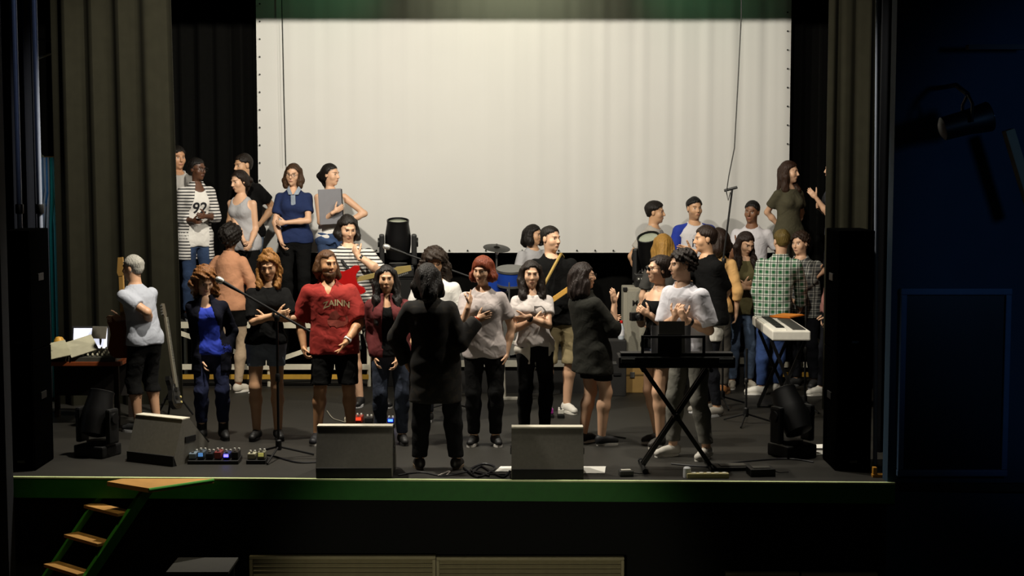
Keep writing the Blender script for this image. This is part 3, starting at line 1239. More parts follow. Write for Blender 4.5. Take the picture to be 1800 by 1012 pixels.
def curtain(name, xa, xb, Y, z0, z1, amp, folds, material, label, seed=1, lean=0.0, dy=0.0):
    rnd = random.Random(seed)
    n = int(folds * 12)
    ph = [rnd.uniform(0, 6.28) for _ in range(5)]
    vs, fs = [], []
    nz = 10
    for s_ in (0, 1):
        for j in range(nz + 1):
            z = z0 + (z1 - z0) * j / nz
            for i in range(n + 1):
                u = i / n
                f = math.sin(2 * math.pi * folds * u + ph[0] + .5 * math.sin(7 * u + ph[1])) + .45 * math.sin(2 * math.pi * folds * .43 * u + ph[2]) + .25 * math.sin(4.3 * math.pi * folds * u + ph[3])
                x = xa + (xb - xa) * u + lean * (z - z0) * (u - .0)
                vs.append((x, Y + dy * u + amp * f * (1.0 - .25 * j / nz) + .03 * s_, z))
    m = n + 1
    o = (nz + 1) * m
    for s_ in (0, 1):
        for j in range(nz):
            for i in range(n):
                q = (s_ * o + j * m + i, s_ * o + j * m + i + 1, s_ * o + (j + 1) * m + i + 1, s_ * o + (j + 1) * m + i)
                fs.append(q if s_ == 0 else q[::-1])
    for j in range(nz):
        fs.append((j * m, (j + 1) * m, o + (j + 1) * m, o + j * m))
        fs.append((j * m + n, o + j * m + n, o + (j + 1) * m + n, (j + 1) * m + n))
    for i in range(n):
        fs.append((i, o + i, o + i + 1, i + 1))
        k = nz * m
        fs.append((k + i, k + i + 1, o + k + i + 1, o + k + i))
    q = MB().add(vs, fs, True).build(name, material)
    tag(q, label, 'curtain')
    return q


OLIVE = mat('#201f17', 1.0, var=.2, scale=9, spec=.1)
cy = 3.55
curtain('leg_curtain', P(93, 300, cy).x, P(312, 300, cy).x, cy, .0, 5.6, .05, 4.2, OLIVE, 'dark olive leg curtain hanging behind the grey-haired guitarist', 3, -.012)
curtain('leg_curtain', P(1452, 300, 3.3).x, P(1536, 300, 3.3).x, 3.3, .0, 5.6, .035, 2.6, OLIVE, 'dark olive leg curtain hanging behind the right loudspeaker stack', 5)
curtain('leg_curtain', P(-60, 300, 1.05).x, P(58, 300, 1.05).x, 1.05, .0, 5.4, .04, 5, mat('#101218', 1.0, spec=.1), 'black side curtain at the far left edge of the stage', 8)
curtain('leg_curtain', P(1546, 300, 1.0).x, P(1700, 300, 1.0).x, 1.0, .0, 5.4, .03, 5, mat('#0c0d10', 1.0, spec=.1), 'black side curtain between right loudspeaker stack and blue wall', 9)
curtain('backdrop_curtain', -6.6, P(446, 300, 6.3).x, 6.3, .0, 5.8, .05, 16, CLOTHBLACK, 'black backdrop curtain left of the white screen', 11)
curtain('backdrop_curtain', P(1394, 300, 6.3).x, 6.6, 6.3, .0, 5.8, .05, 14, CLOTHBLACK, 'black backdrop curtain right of the white screen', 12)
curtain('backdrop_curtain', P(430, 300, 6.5).x, P(1400, 300, 6.5).x, 6.5, .0, 5.8, .03, 14, CLOTHBLACK, 'black backdrop curtain showing under the bottom of the screen', 13)
curtain('border_curtain', -3.9, 3.9, 3.9, 4.172, 5.9, .03, 18, CLOTHBLACK, 'unseen black border curtain placed above the stage to shade the screen top', 14)  # unseen; hung so that its shadow falls on the screen top

# --- projection screen
SY = 5.9
sx0, sx1 = P(453, 250, SY).x, P(1388, 250, SY).x
sz0, sz1 = P(900, 444, SY).z, 5.3
n, nz = 150, 12
vs, fs = [], []
for s_ in (0, 1):
    for j in range(nz + 1):
        for i in range(n + 1):
            u, v = i / n, j / nz
            x = sx0 + (sx1 - sx0) * u
            rip = (.010 * math.sin(2 * math.pi * (23 * u + .35 * math.sin(9 * u))) + .006 * math.sin(2 * math.pi * 41 * u + 1)) * (.25 + .55 * u + .35 * v) * (0.35 + .65 * v)
            vs.append((x, SY + rip + .012 * s_, sz0 + (sz1 - sz0) * v))
m = n + 1
o = (nz + 1) * m
for s_ in (0, 1):
    for j in range(nz):
        for i in range(n):
            q = (s_ * o + j * m + i, s_ * o + j * m + i + 1, s_ * o + (j + 1) * m + i + 1, s_ * o + (j + 1) * m + i)
            fs.append(q if s_ == 0 else q[::-1])
for j in range(nz):
    fs.append((j * m, (j + 1) * m, o + (j + 1) * m, o + j * m))
    fs.append((j * m + n, o + j * m + n, o + (j + 1) * m + n, (j + 1) * m + n))
for i in range(n):
    fs.append((i, o + i, o + i + 1, i + 1))
screen = MB().add(vs, fs, True).build('projection_screen', mat('#d2d1cd', .85, var=.03, scale=2.5, spec=.2))
tag(screen, 'large white rippled projection screen hanging at the back', 'screen')
ey = None
pos = [(P(457, y, SY).x, P(457, y, SY).z) for y in range(7, 440, 31)] + [(P(1384, y, SY).x, P(1384, y, SY).z) for y in range(22, 440, 33)] + [(P(x, 440, SY).x, P(x, 440, SY).z) for x in range(470, 1390, 32)]
my = Matrix.Rotation(R_(90), 3, 'X')
for (x, z) in pos:
    if ey is None:
        ey = MB().lathe([(.004, 0), (.010, 0), (.010, .008), (.004, .008)], (0, 0, 0), my, 12).build('eyelet', mat('#2a2a28', .4, .6), screen, (x, SY - .016, z))
    else:
        c = ey.copy()
        COL.objects.link(c)
        c.location = (x, SY - .016, z)
tag(MB().tube([P(495, 40, SY - .08) + Vector((0, 0, .9)), P(496, 42, SY - .08), P(499, 180, SY - .08), P(502, 291, SY - .08)], .006, 6).build('hanging_cable', mat('#222220', .7)),
    'thin dark cable hanging down in front of the screen at left', 'cable')

# --- scaffold pipes at the far left
for (xa, xb, lab) in ((25, 35, 'pale blue-grey vertical pipe, leftmost of two at the left edge'), (61, 70, 'pale blue-grey vertical pipe nearest the rope bundle')):
    p0, p1 = P(xa, 0, .76), P(xb, 405, .76)
    x = (p0.x + p1.x) / 2
    t = empty('scaffold_pipe', (x, .76, 0), 0, lab, 'pipe')
    MB().tube([(0, 0, .02), (0, 0, 5.2)], .022, 14).build('tube', mat('#9aa3b5', .5, .2), t)
    MB().lathe([(.06, 0), (.06, .012), (.026, .014), (.026, .05)]).build('base_plate', DARKMETAL, t)
    MB().lathe([(.03, 2.05), (.034, 2.06), (.034, 2.12), (.03, 2.13)]).build('coupler', DARKMETAL, t)

# --- ropes and rails seen between the pipes and the curtain
for i, (xa, ya, xb, yb, c, nm) in enumerate(((84, 338, 70, 402, '#3f8fd0', 'blue'), (80, 336, 76, 404, '#d6dbe0', 'white'), (86, 340, 84, 404, '#cfd4d8', 'grey-white'), (92, 342, 90, 404, '#1f9f9a', 'teal'),
                                             (76, 330, 66, 400, '#88a8c8', 'pale blue'), (94, 350, 97, 404, '#4aa0a8', 'green-blue'))):
    tag(MB().tube([P(xa - 1, 277, 4.19), P(xa, ya, 4.1), P(xb, yb, 3.9), Vector((P(xb, yb, 3.9).x, 3.9, .02))], .017, 8).build('rope', mat(c, .8)),
        nm + ' fly rope in the bundle beside the left curtain', 'rope', 'fly ropes at the left')
for (xa, ya, xb, yb, c, lab) in ((60, 105, 92, 92, '#9a9a86', 'pale slanted rail high up beside the left curtain'), (66, 268, 96, 292, '#b0ac86', 'pale slanted rail above the rope bundle'),
                                 (70, 277, 100, 277, '#8a6420', 'yellow-brown horizontal rail above the rope bundle'), (60, 70, 96, 70, '#4a4a44', 'dark grey horizontal rail high up beside the left curtain')):
    tag(MB().tube([(P(xa - 12, ya + (ya - yb) * .37, 4.2) if ya != yb else Vector((-7.05, 4.2, P(xa, ya, 4.2).z))), P(xb + (64 if ya > yb else 16), yb - (ya - yb) * (2. if ya > yb else .5), 4.2)], .016, 8).build('rail', mat(c, .6)), lab, 'rail')


# --- loudspeaker stacks either side
def speaker_box(x, y, z, w, d, hgt, label, rz=0.0):
    t = empty('loudspeaker', (x, y, z), rz, label, 'loudspeaker', 'stacked loudspeakers at the stage front')
    MB().box((0, 0, hgt / 2), (w, d, hgt), None, .012).build('cabinet', mat('#030303', .9, spec=0.0), t)
    MB().box((0, -d / 2 - .006, hgt / 2), (w * .93, .014, hgt * .94), None, .005).build('grille', mat('#030303', .9, scale=200, var=.5, spec=0.0), t)
    for sg in (-1, 1):
        MB().box((sg * (w / 2 + .002), 0, hgt * .6), (.012, .14, .06), None, .004).build('handle', DARKMETAL, t)
    MB().box((0, -d / 2 - .015, hgt * .08), (.06, .004, .018)).build('badge', mat('#3a3a3a', .4, .5), t)


for (pxa, pxb, side) in ((8, 90, 'left'), (1449, 1535, 'right')):
    yy = .45
    xa = P(pxa, 600, yy - .25 if side == 'left' else yy + .25).x
    xb = P(pxb, 600, yy + .25 if side == 'left' else yy - .25).x
    zt = P(900, 405, yy - .25).z
    w = xb - xa
    speaker_box((xa + xb) / 2, yy, 0, w, .5, zt * .5, 'black loudspeaker at the bottom of the stack at stage %s' % side)
    speaker_box((xa + xb) / 2, yy, zt * .5, w, .5, zt * .5, 'black loudspeaker on top of the stack at stage %s' % side)

# --- framed recess on the right wall, and the dark things above it
fw0, fw1 = P(1588, 512, -.27), P(1763, 830, -.27)
t = empty('wall_frame', ((fw0.x + fw1.x) / 2, -.27, fw1.z), 0, 'blue-grey rectangular frame with dark panel on the right wall', 'frame')
wd, hg = fw1.x - fw0.x, fw0.z - fw1.z
MB().box((0, .005, hg / 2), (wd - .04, .02, hg - .04)).build('panel', mat('#101d26', .35, var=.4, scale=3), t)
for nm, c, s in (('top_rail', (0, -.01, hg), (wd + .05, .05, .05)), ('bottom_rail', (0, -.01, 0), (wd + .05, .05, .05)), ('side_rail', (-wd / 2, -.01, hg / 2), (.045, .05, hg - .05)), ('side_rail', (wd / 2, -.01, hg / 2), (.045, .05, hg - .05))):
    MB().box(c, s, None, .008).build(nm, mat('#3f5878', .6), t)
p = P(1700, 215, -.9)
t = empty('wall_lamp', p, 0, 'dark spotlight on a bracket high on the right wall', 'lamp')
m_ = Matrix.Rotation(R_(75), 3, 'Y')
MB().lathe([(.05, -.2), (.085, -.18), (.09, 0), (.11, .16), (.105, .17)], (0, 0, 0), m_, 18).build('housing', BLACKPLASTIC, t)
MB().lathe([(.0, .165), (.1, .165), (.1, .172), (0, .172)], (0, 0, 0), m_, 18).build('lens', mat('#20242c', .1, spec=.8), t)
for sg in (-1, 1):
    MB().tube([(0, sg * .12, 0), (0, sg * .12, .13), (0, 0, .2)], .012, 8).build('yoke_arm', DARKMETAL, t)
MB().tube([(0, 0, .2), (0, .30, .28), (0, .64, .28)], .018, 8).build('bracket', DARKMETAL, t)
p0, p1 = P(1700, 82, -.6), P(1830, 84, -.6)
tag(MB().box((p0 + p1) / 2, (p1.x - p0.x, .08, .035)).build('wall_beam', mat('#3b3d40', .7)), 'thin grey horizontal beam near the top right corner', 'beam')
p0, p1 = P(1772, 228, -.7), P(1815, 370, -.7)
dv = p1 - p0
tag(MB().box((p0 + p1) / 2, (.07, .10, dv.length), Euler((0, math.atan2(-dv.x, -dv.z), 0)), .006).build('slanted_board', mat('#77705c', .7)), 'pale slanted board at the right edge of the picture', 'board')
tag(MB().tube([P(1541, 0, .55) + Vector((0, 0, .8)), P(1541, 300, .55), P(1538, 834, .45)], .018, 10).build('curtain_edge_pole', mat('#7f8796', .5)), 'thin blue-grey pole beside the right loudspeaker stack', 'pole')
t = empty('floor_bracket', G(1548, 838), 0, 'small yellow-brown bracket on the floor beside the right pole', 'bracket')
MB().box((0, 0, .012), (.14, .06, .024), None, .004).build('foot', mat('#b07a20', .6), t)
MB().box((-.05, 0, .05), (.03, .05, .06), None, .004).build('upright', mat('#b07a20', .6), t)


# --- louvred panels along the foot of the stage
def louvre(pxa, pxb, pyt, label):
    Yp = -.02
    a, b = P(pxa, pyt, Yp), P(pxb, pyt, Yp)
    zt, zb = a.z, -1.08
    w = b.x - a.x
    t = empty('louvre_panel', ((a.x + b.x) / 2, Yp, zb), 0, label, 'panel', 'louvred panels under the stage')
    H_ = zt - zb
    mm = mat('#a89f7c', .6)
    for c, s, nm in (((0, 0, H_ - .012), (w, .05, .026), 'top_rail'), ((0, 0, .012), (w, .05, .026), 'bottom_rail'), ((-w / 2 + .013, 0, H_ / 2), (.026, .05, H_ - .054), 'side_rail'), ((w / 2 - .013, 0, H_ / 2), (.026, .05, H_ - .054), 'side_rail')):
        MB().box(c, s, None, .004).build(nm, mm, t)
    MB().box((0, .03, H_ / 2), (w - .05, .01, H_ - .05)).build('backing', mat('#26241a', .8), t)
    sl = None
    k = 0
    while H_ - .045 - k * .036 > .03:
        z = H_ - .045 - k * .036
        if sl is None:
            sl = MB().box((0, 0, 0), (w - .054, .03, .012), Euler((R_(35), 0, 0))).build('slat', mm, t, (0, 0, z))
        else:
            c = sl.copy()
            COL.objects.link(c)
            c.location = (0, 0, z)
        k += 1


louvre(439, 766, 976, 'beige louvred panel under the stage, left of the middle pair')
louvre(767, 1097, 978, 'beige louvred panel under the stage, right of the middle pair')
louvre(1275, 1404, 1005, 'beige louvred panel barely showing at the bottom right, left one')
louvre(1408, 1542, 1006, 'beige louvred panel barely showing at the bottom right, right one')
a, b = P(292, 1004, -.75), P(402, 997, -.75)
t = empty('low_table', ((a.x + b.x) / 2, -.55, -1.1), 0, 'grey low table top at the bottom edge beside the steps', 'table')
hgt = a.z + 1.1
MB().box((0, 0, hgt - .012), (b.x - a.x, .42, .024), None, .005).build('tabletop', mat('#2c2b27', .7), t)
for sx in (-1, 1):
    for sy in (-1, 1):
        MB().tube([(sx * (b.x - a.x) * .42, sy * .16, 0), (sx * (b.x - a.x) * .42, sy * .16, hgt - .02)], .015, 8).build('leg', DARKMETAL, t)

# --- steps up to the stage
root = empty('stage_steps', (-3.3, -.25, -1.1), 0, 'green-edged wooden steps leading up to the stage at left', 'steps')
o_ = Vector((-3.3, -.25, -1.1))
WOOD = mat('#b98a4a', .6, var=.2, scale=9)
GREEN = mat('#3c8f2c', .6, var=.15)


def loc_pts(ps):
    return [Vector(q) - o_ for q in ps]


tl, tr = Vector((-3.32, -.03, -.22)), Vector((-2.95, -.35, -.22))
step = Vector((-.145, -.06, -.22))
wv = (tr - tl).normalized()
dv = Vector((-wv.y, wv.x, 0)) * -1      # down the stairs
if dv.x > 0:
    dv = -dv
A3 = [G(188, 846, .012), G(262, 858, .012), G(376, 841, .012), G(215, 841, .012)]
pl = MB()
q = [Vector((p.x, p.y, .012)) - o_ for p in A3]
q2 = [v - Vector((0, 0, .035)) for v in q]
pl.add(q + q2, [(0, 1, 2, 3), (7, 6, 5, 4), (0, 4, 5, 1), (1, 5, 6, 2), (2, 6, 7, 3), (3, 7, 4, 0)])
pl.build('landing', WOOD, root)
MB().tube([q[1] + Vector((0, -.01, -.01)), q[2] + Vector((0, -.01, -.01))], .013, 8).build('landing_edge', GREEN, root)
for k in range(5):
    c = (tl + tr) / 2 + step * k - o_
    z = Vector((0, 0, 1))
    if c.z < .02:
        break
    MB().box(c + dv * .03, ((tr - tl).length - .03, .13, .026), rows(wv, -dv, z), .004).build('tread', WOOD, root)
for base, nm, r in ((tl, 'stringer', .02), (tr, 'stringer', .026)):
    s0 = base - step * .9 - o_
    s1 = base + step * 4.0 - o_
    d = (s1 - s0)
    z = d.normalized()
    x = wv
    y = z.cross(x)
    MB().box((s0 + s1) / 2 - Vector((0, 0, .02)), (r * 1.5, .09 if base is tr else .05, d.length), rows(x, y, z), .004).build(nm, GREEN, root)


# ------------------------------------------------------------------ risers
def riser(xa, xb, ya, yb, z, label, brace=True, edge='#c9c3ae', name='riser'):
    t = empty(name, ((xa + xb) / 2, ya, 0), 0, label, 'riser')
    w, d = xb - xa, yb - ya
    nb = max(1, round(w / 1.0))
    for i in range(nb):
        MB().box((-w / 2 + (i + .5) * w / nb, d / 2, z - .02), (w / nb - .006, d, .04), None, .003).build('deck_board', mat('#2b2a26', .8), t)
    MB().box((0, -.012, z - .035), (w, .024, .07), None, .003).build('front_edge', mat(edge, .7), t)
    if not brace:
        MB().box((0, d / 2, (z - .04) / 2), (w - .03, d - .03, z - .04)).build('base', mat('#151412', .8), t)
    if brace:
        for i in range(nb + 1):
            x = -w / 2 + .03 + i * (w - .06) / nb
            for yy in (.03, d - .05):
                MB().tube([(x, yy, 0), (x, yy, z - .04)], .022, 8).build('leg', mat(edge, .7), t)
        for i in range(nb):
            x = -w / 2 + .03 + i * (w - .06) / nb
            x2 = x + (w - .06) / nb
            s = i % 2
            MB().box(((x + x2) / 2, .0, .22), (x2 - x, .02, .06)).build('rail', mat('#d5cfba', .7), t)
            a, b = Vector((x, .005, .26 if s else z - .08)), Vector((x2, .005, z - .08 if s else .26))
            dvv = b - a
            MB().box((a + b) / 2, (dvv.length, .02, .05), Euler((0, -math.atan2(dvv.z, dvv.x), 0))).build('brace', mat('#d5cfba', .7), t)
            MB().box(((x + x2) / 2, .0, .11), (x2 - x, .03, .05)).build('rail', mat('#b98f33', .7), t)
    return t


riser(P(290, 560, 4.8).x, P(652, 560, 4.8).x, 4.8, 5.75, .72, 'tall riser with pale braces carrying the singers at left')
riser(P(1092, 600, 4.98).x, P(1345, 600, 4.98).x, 4.98, 5.7, .3, 'low riser under the three young men before the screen', False, '#6a6658')
riser(P(1364, 600, 4.98).x, P(1510, 600, 4.98).x, 4.98, 5.75, .8, 'tall riser carrying the talking pair at right')
riser(P(795, 600, 4.25).x, P(1030, 600, 4.25).x, 4.3, 5.5, .36, 'low drum riser in the middle of the stage', False, '#8f8c80')


# ------------------------------------------------------------------ stage equipment
def wedge(px0, px1, pyt, pyb, label, rz=0.0, w=None):
    b = G((px0 + px1) / 2, pyb)
    y = b.y
    w = w or P(px1, pyb, y).x - P(px0, pyb, y).x
    hgt = P(900, pyt, y + .06).z
    t = empty('floor_monitor', (b.x, y, 0), rz, label, 'speaker', 'floor monitors')
    MX = Matrix(((0, 0, 1), (1, 0, 0), (0, 1, 0)))
    prof = [(.0, .07), (.11, hgt), (.20, hgt - .005), (.46, .10), (.46, .0), (.03, .0)]
    MB().prism(prof, -w / 2, w / 2, MX).build('cabinet', mat('#625f57', .75, var=.2, scale=40), t)
    prof = [(-.012, .002), (-.012, .085), (.03, .085), (.03, .002)]
    MB().prism(prof, -w / 2 + .004, w / 2 - .004, MX).build('plinth', mat('#0b0b0b', .8), t)
    MB().box((0, .155, hgt + .004), (w, .10, .012), None, .003).build('lit_top_strip', mat('#d8d2c0', .6), t)  # pale colour stands for the overhead light on the cabinet top
    a, b2 = Vector((0, .21, hgt - .03)), Vector((0, .455, .12))
    d = (b2 - a)
    MB().box((a + b2) / 2 + Vector((0, .008, .008)), (w * .94, d.length, .012), Euler((math.atan2(d.z, d.y), 0, 0))).build('grille', mat('#0a0a0a', .6, scale=200, var=.5), t)
    for sg in (-1, 1):
        MB().box((sg * (w / 2 + .004), .2, .2), (.012, .13, .05), None, .004).build('handle', BLACKPLASTIC, t)
    return t


wedge(555, 689, 752, 841, 'grey floor monitor on the stage edge in front of the red T-shirt man')
wedge(899, 1026, 754, 843, 'grey floor monitor on the stage edge right of the conductor')
wedge(205, 325, 735, 815, 'grey floor monitor turned sideways near the steps at left', R_(-28), .5)


def mic_stand(px, py, hgt, label, boom=None, mic_at=None, rz=0.3, leg=.28, mic=True, ybase=None):
    """boom: (end point world, tail point world)"""
    g = G(px, py) if ybase is None else Vector((P(px, 500, ybase).x, ybase, 0))
    t = empty('microphone_stand', g, 0, label, 'microphone stand')
    for k in range(3):
        a = rz + k * 2 * math.pi / 3
        MB().tube([(0, 0, .10), (leg * math.cos(a), leg * math.sin(a), .012)], .009, 8).build('leg', DARKMETAL, t)
    MB().lathe([(.022, .07), (.026, .08), (.026, .15), (.016, .16)]).build('hub', DARKMETAL, t)
    MB().tube([(0, 0, .1), (0, 0, hgt)], .011, 10).build('pole', DARKMETAL, t)
    MB().lathe([(.017, hgt * .55), (.02, hgt * .56), (.02, hgt * .6), (.015, hgt * .61)]).build('clutch', BLACKPLASTIC, t)
    if boom:
        e, tl_ = Vector(boom[0]) - g, Vector(boom[1]) - g
        MB().tube([tl_, e], .010, 8).build('boom', DARKMETAL, t)
        MB().lathe([(.02, -.02), (.024, -.01), (.024, .02), (.02, .03)], (0, 0, hgt)).build('boom_clamp', BLACKPLASTIC, t)
        d = (e - tl_).normalized()
        if mic:
            m = rows(d.orthogonal().normalized(), d.cross(d.orthogonal().normalized()), d)
            mc = MB().lathe([(.011, -.10), (.015, -.02), (.017, .06), (.018, .07)], e, m, 12).build('microphone', mat('#1c1c1c', .4, .3), t)
            MB().lathe([(.016, .066), (.026, .08), (.029, .10), (.026, .125), (.012, .14)], e, m, 14).build('mic_grille', mat('#c9c9c4', .35, .7), mc)
    return t


# boom stand in front of the girl in denim shorts
g1 = G(490, 805)
yy = g1.y
jn = P(488, 560, yy)
mic_stand(490, 805, jn.z, 'black boom microphone stand in front of the girl in denim shorts', (P(405, 503, yy + .05), P(545, 583, yy)), rz=.35, leg=.30)
# the stand right of the conductor, behind: boom over the drummer
mic_stand(790, 748, P(760, 470, 3.05).z, 'boom microphone stand behind the conductor pointing at the stage lamp', (P(697, 440, 3.05), P(828, 487, 3.05)), rz=.9, leg=.3, ybase=3.05)
# tall stand by the screen with a short crossbar
ts_ = mic_stand(1272, 690, P(1271, 459, 3.45).z, 'tall microphone stand with short crossbar in front of the screen', (P(1287, 333, 3.45), P(1271, 459, 3.45)), rz=.6, leg=.3, mic=False, ybase=3.45)
g_ = Vector(ts_.location)
MB().tube([P(1273, 335, 3.45) - g_, P(1296, 329, 3.45) - g_], .014, 8).build('crossbar', DARKMETAL, ts_)
tag(MB().tube([P(1305, -420, 3.5), P(1303, 30, 3.5), P(1297, 150, 3.5), P(1291, 260, 3.47), P(1281, 310, 3.45), P(1277, 338, 3.42), P(1280, 352, 3.42), P(1284, 338, 3.44)], .0055, 6).build('hanging_cable', mat('#222220', .7)),
    'thin dark cable hanging down to the tall microphone stand', 'cable')
mic_stand(1311, 745, .72, 'short black microphone stand on the floor before the white keyboard', None, rz=.2, leg=.27)
mic_stand(1414, 722, 1.05, 'black stand pole in front of the white keyboard near the right stack', None, rz=1.0, leg=.22)


# --- black keyboard on X stand
ky = G(1190, 823).y
kl, kr = P(1086, 627, ky - .05), P(1290, 627, ky - .05)
kz = kl.z
t = empty('keyboard_stand', ((kl.x + kr.x) / 2, ky, 0), 0, 'black crossed stand under the black keyboard', 'keyboard stand')
cx = (kl.x + kr.x) / 2
a0, a1 = P(1128, 640, ky), P(1248, 812, ky)
b0, b1 = P(1246, 640, ky), P(1130, 824, ky)
zt = P(900, 641, ky).z - .01
for i, (u, v) in enumerate(((a0, a1), (b0, b1))):
    for dy in (-.035, .035) if i == 0 else (-.01, .06):
        MB().box(((u.x + v.x) / 2 - cx, dy, (zt + .03) / 2), (.035, .02, math.hypot(v.x - u.x, zt - .03)), Euler((0, math.atan2(u.x - v.x, zt - .03), 0))).build('strut', BLACKPLASTIC, t)
    MB().tube([(v.x - cx, -.2, .02), (v.x - cx, .22, .02)], .018, 8).build('foot_bar', BLACKPLASTIC, t)
    MB().tube([(u.x - cx, -.16, zt - .015), (u.x - cx, .2, zt - .015)], .016, 8).build('top_bar', BLACKPLASTIC, t)
    for e in (-.2, .22):
        MB().lathe([(.022, -.02), (.024, 0), (.022, .03)], (v.x - cx, e, .021), Matrix.Rotation(R_(90), 3, 'X'), 10).build('rubber_cap', mat('#050505', .9), t)
MB().lathe([(.02, -.08), (.028, -.08), (.028, .10), (.02, .10)], (((a0.x + a1.x) / 2 + (b0.x + b1.x) / 2) / 2 - cx, 0, (zt + .03) / 2), Matrix.Rotation(R_(90), 3, 'X'), 12).build('pivot', DARKMETAL, t)
kb = empty('keyboard', (cx, ky, zt + .002), 0, 'black electronic keyboard standing on crossed stand, music rest at back', 'keyboard')
w = kr.x - kl.x
MB().box((0, .0, .045), (w, .30, .09), None, .012).build('case', mat('#101010', .5), kb)
MB().box((0, .085, .088), (w * .92, .12, .012), None, .003).build('white_keys', mat('#d8d4c8', .4), kb)
MB().box((0, -.07, .10), (w * .96, .12, .04)).build('control_panel', mat('#161616', .5), kb)
for sg in (-1, 1):
    MB().box((sg * w * .42, -.155, .06), (w * .12, .014, .035), None, .003).build('rear_grille', mat('#3a3a38', .5), kb)
r0, r1 = P(1127, 590, ky - .12), P(1240, 590, ky - .12)
zr = r0.z - zt
for (c, s, nm) in (((r0.x - cx + .012, -.12, zr / 2 + .045), (.024, .014, zr - .09), 'rest_post'), ((r1.x - cx - .012, -.12, zr / 2 + .045), (.024, .014, zr - .09), 'rest_post'),
                   (((r0.x + r1.x) / 2 - cx, -.12, zr - .01), (r1.x - r0.x, .014, .02), 'rest_bar'), (((r0.x + r1.x) / 2 - cx, -.12, .10), (r1.x - r0.x, .014, .025), 'rest_bar')):
    MB().box(c, s, None, .003).build(nm, BLACKPLASTIC, kb)
pm = (P(1177, 590, ky - .1).x - cx)
MB().box((pm, -.118, (zr + .07) / 2), (.19, .008, zr - .05)).build('rest_plate', BLACKPLASTIC, kb)
s0, s1 = P(1156, 562, ky), P(1201, 612, ky)
tag(MB().box(((s0.x + s1.x) / 2, ky - .105, (s0.z + zt + .1) / 2), (s1.x - s0.x, .006, s0.z - zt - .10), Euler((R_(-6), 0, 0))).build('sheet_music', mat('#a8a69c', .8)), 'grey folder of sheet music on the black keyboard rest', 'sheet music')
s0, s1 = P(1143, 570, ky), P(1212, 612, ky)
tag(MB().box(((s0.x + s1.x) / 2, ky - .088, (s0.z + zt + .1) / 2), (s1.x - s0.x, .005, s0.z - zt - .10), Euler((R_(-6), 0, 0))).build('sheet_music', mat('#cfcdd6', .8)), 'white open sheet music behind the grey folder on keyboard rest', 'sheet music')

# --- white keyboard at the right
def wk(px, py, z):
    return G(px, py, z)


q0, q1, q2, q3 = G(1318, 552, .88), G(1380, 598, .88), G(1462, 590, .88), G(1408, 556, .88)
kc = (q0 + q1 + q2 + q3) / 4
ux = ((q1 - q0) + (q2 - q3)).normalized()
ang = math.atan2(ux.y, ux.x)
wkb = empty('keyboard', (kc.x - .08, kc.y + .05, .80), ang, 'white electronic piano at right with an orange folder lying on it', 'keyboard')
MB().box((-.1, 0, .045), (1.4, .36, .09), None, .012).build('case', mat('#e4e0d4', .5), wkb)
MB().box((-.1, -.1, .093), (1.26, .13, .012), None, .003).build('white_keys', mat('#f2eee2', .35), wkb)
kk = None
for i in range(36):
    if i % 7 in (2, 6):
        continue
    x = -.60 + .028 * (i + .5)
    if kk is None:
        kk = MB().box((0, 0, 0), (.012, .08, .014)).build('black_key', mat('#0c0c0c', .3), wkb, (x, -.075, .104))
    else:
        c = kk.copy()
        COL.objects.link(c)
        c.location = (x, -.075, .104)
MB().box((0, .09, .093), (1.0, .12, .008)).build('control_panel', mat('#3a3a38', .4), wkb)
fo = empty('folder', (G(1383, 552, .92).x, G(1383, 552, .92).y, .899), ang - .6, 'bright orange folder lying on the white electronic piano', 'folder')
MB().box((0, 0, .004), (.34, .24, .008)).build('cover', mat('#d8791e', .6), fo)
MB().box((.0, -.004, .011), (.32, .22, .005)).build('papers', mat('#e08a30', .7), fo)
wst = empty('keyboard_stand', (kc.x - .08, kc.y + .05, 0), ang, 'dark folding stand under the white electronic piano', 'keyboard stand')
for sx in (-.42, .42):
    for (ya, yb) in ((-.16, .16), (.16, -.16)):
        MB().box((sx, 0, .40), (.03, .03, math.hypot(.32, .76)), Euler((math.atan2(ya - yb, .76) , 0, 0))).build('strut', BLACKPLASTIC, wst)
    MB().tube([(sx, -.17, .015), (sx, .17, .015)], .014, 8).build('foot_bar', BLACKPLASTIC, wst)
    MB().tube([(sx, -.17, .785), (sx, .17, .785)], .012, 8).build('top_bar', BLACKPLASTIC, wst)

# --- guitar amplifier cabinet on wooden boxes
ay = 4.35
a0, a1 = P(1096, 505, ay), P(1096, 632, ay)
t = empty('road_case', (a0.x + .30, ay, 0), 0, 'pale wooden case under the grey amplifier cabinet', 'case')
MB().box((0, .2, a1.z / 2), (.66, .42, a1.z), None, .01).build('body', mat('#a8864e', .7), t)
MB().box((0, .2, a1.z * .55), (.67, .43, .02), None, .002).build('lid_seam', mat('#7a6238', .7), t)
for sg in (-1, 1):
    MB().box((sg * .2, -.016, a1.z * .55), (.05, .014, .06), None, .003).build('latch', STEEL, t)
t = empty('amplifier_cabinet', (a0.x + .37, ay, a1.z), 0, 'grey guitar speaker cabinet with dark lettering behind the sunglasses girl', 'amplifier')
hh = a0.z - a1.z
MB().box((0, .17, hh / 2), (.74, .34, hh), None, .015).build('body', mat('#8e8a7c', .85, var=.1, scale=90), t)
MB().box((0, -.004, hh / 2), (.66, .012, hh - .08), None, .003).build('grille_cloth', mat('#8a877a', .9, var=.25, scale=160), t)
for sx in (-1, 1):
    for sz in (.02, hh - .02):
        MB().box((sx * .352, .0, sz), (.045, .03, .045), None, .008).build('corner', BLACKPLASTIC, t)
tm = text_mesh('MA', .085, True)
tm.materials.append(mat('#17140f', .6))
lo = bpy.data.objects.new('lettering', tm)
COL.objects.link(lo)
lo.parent = t
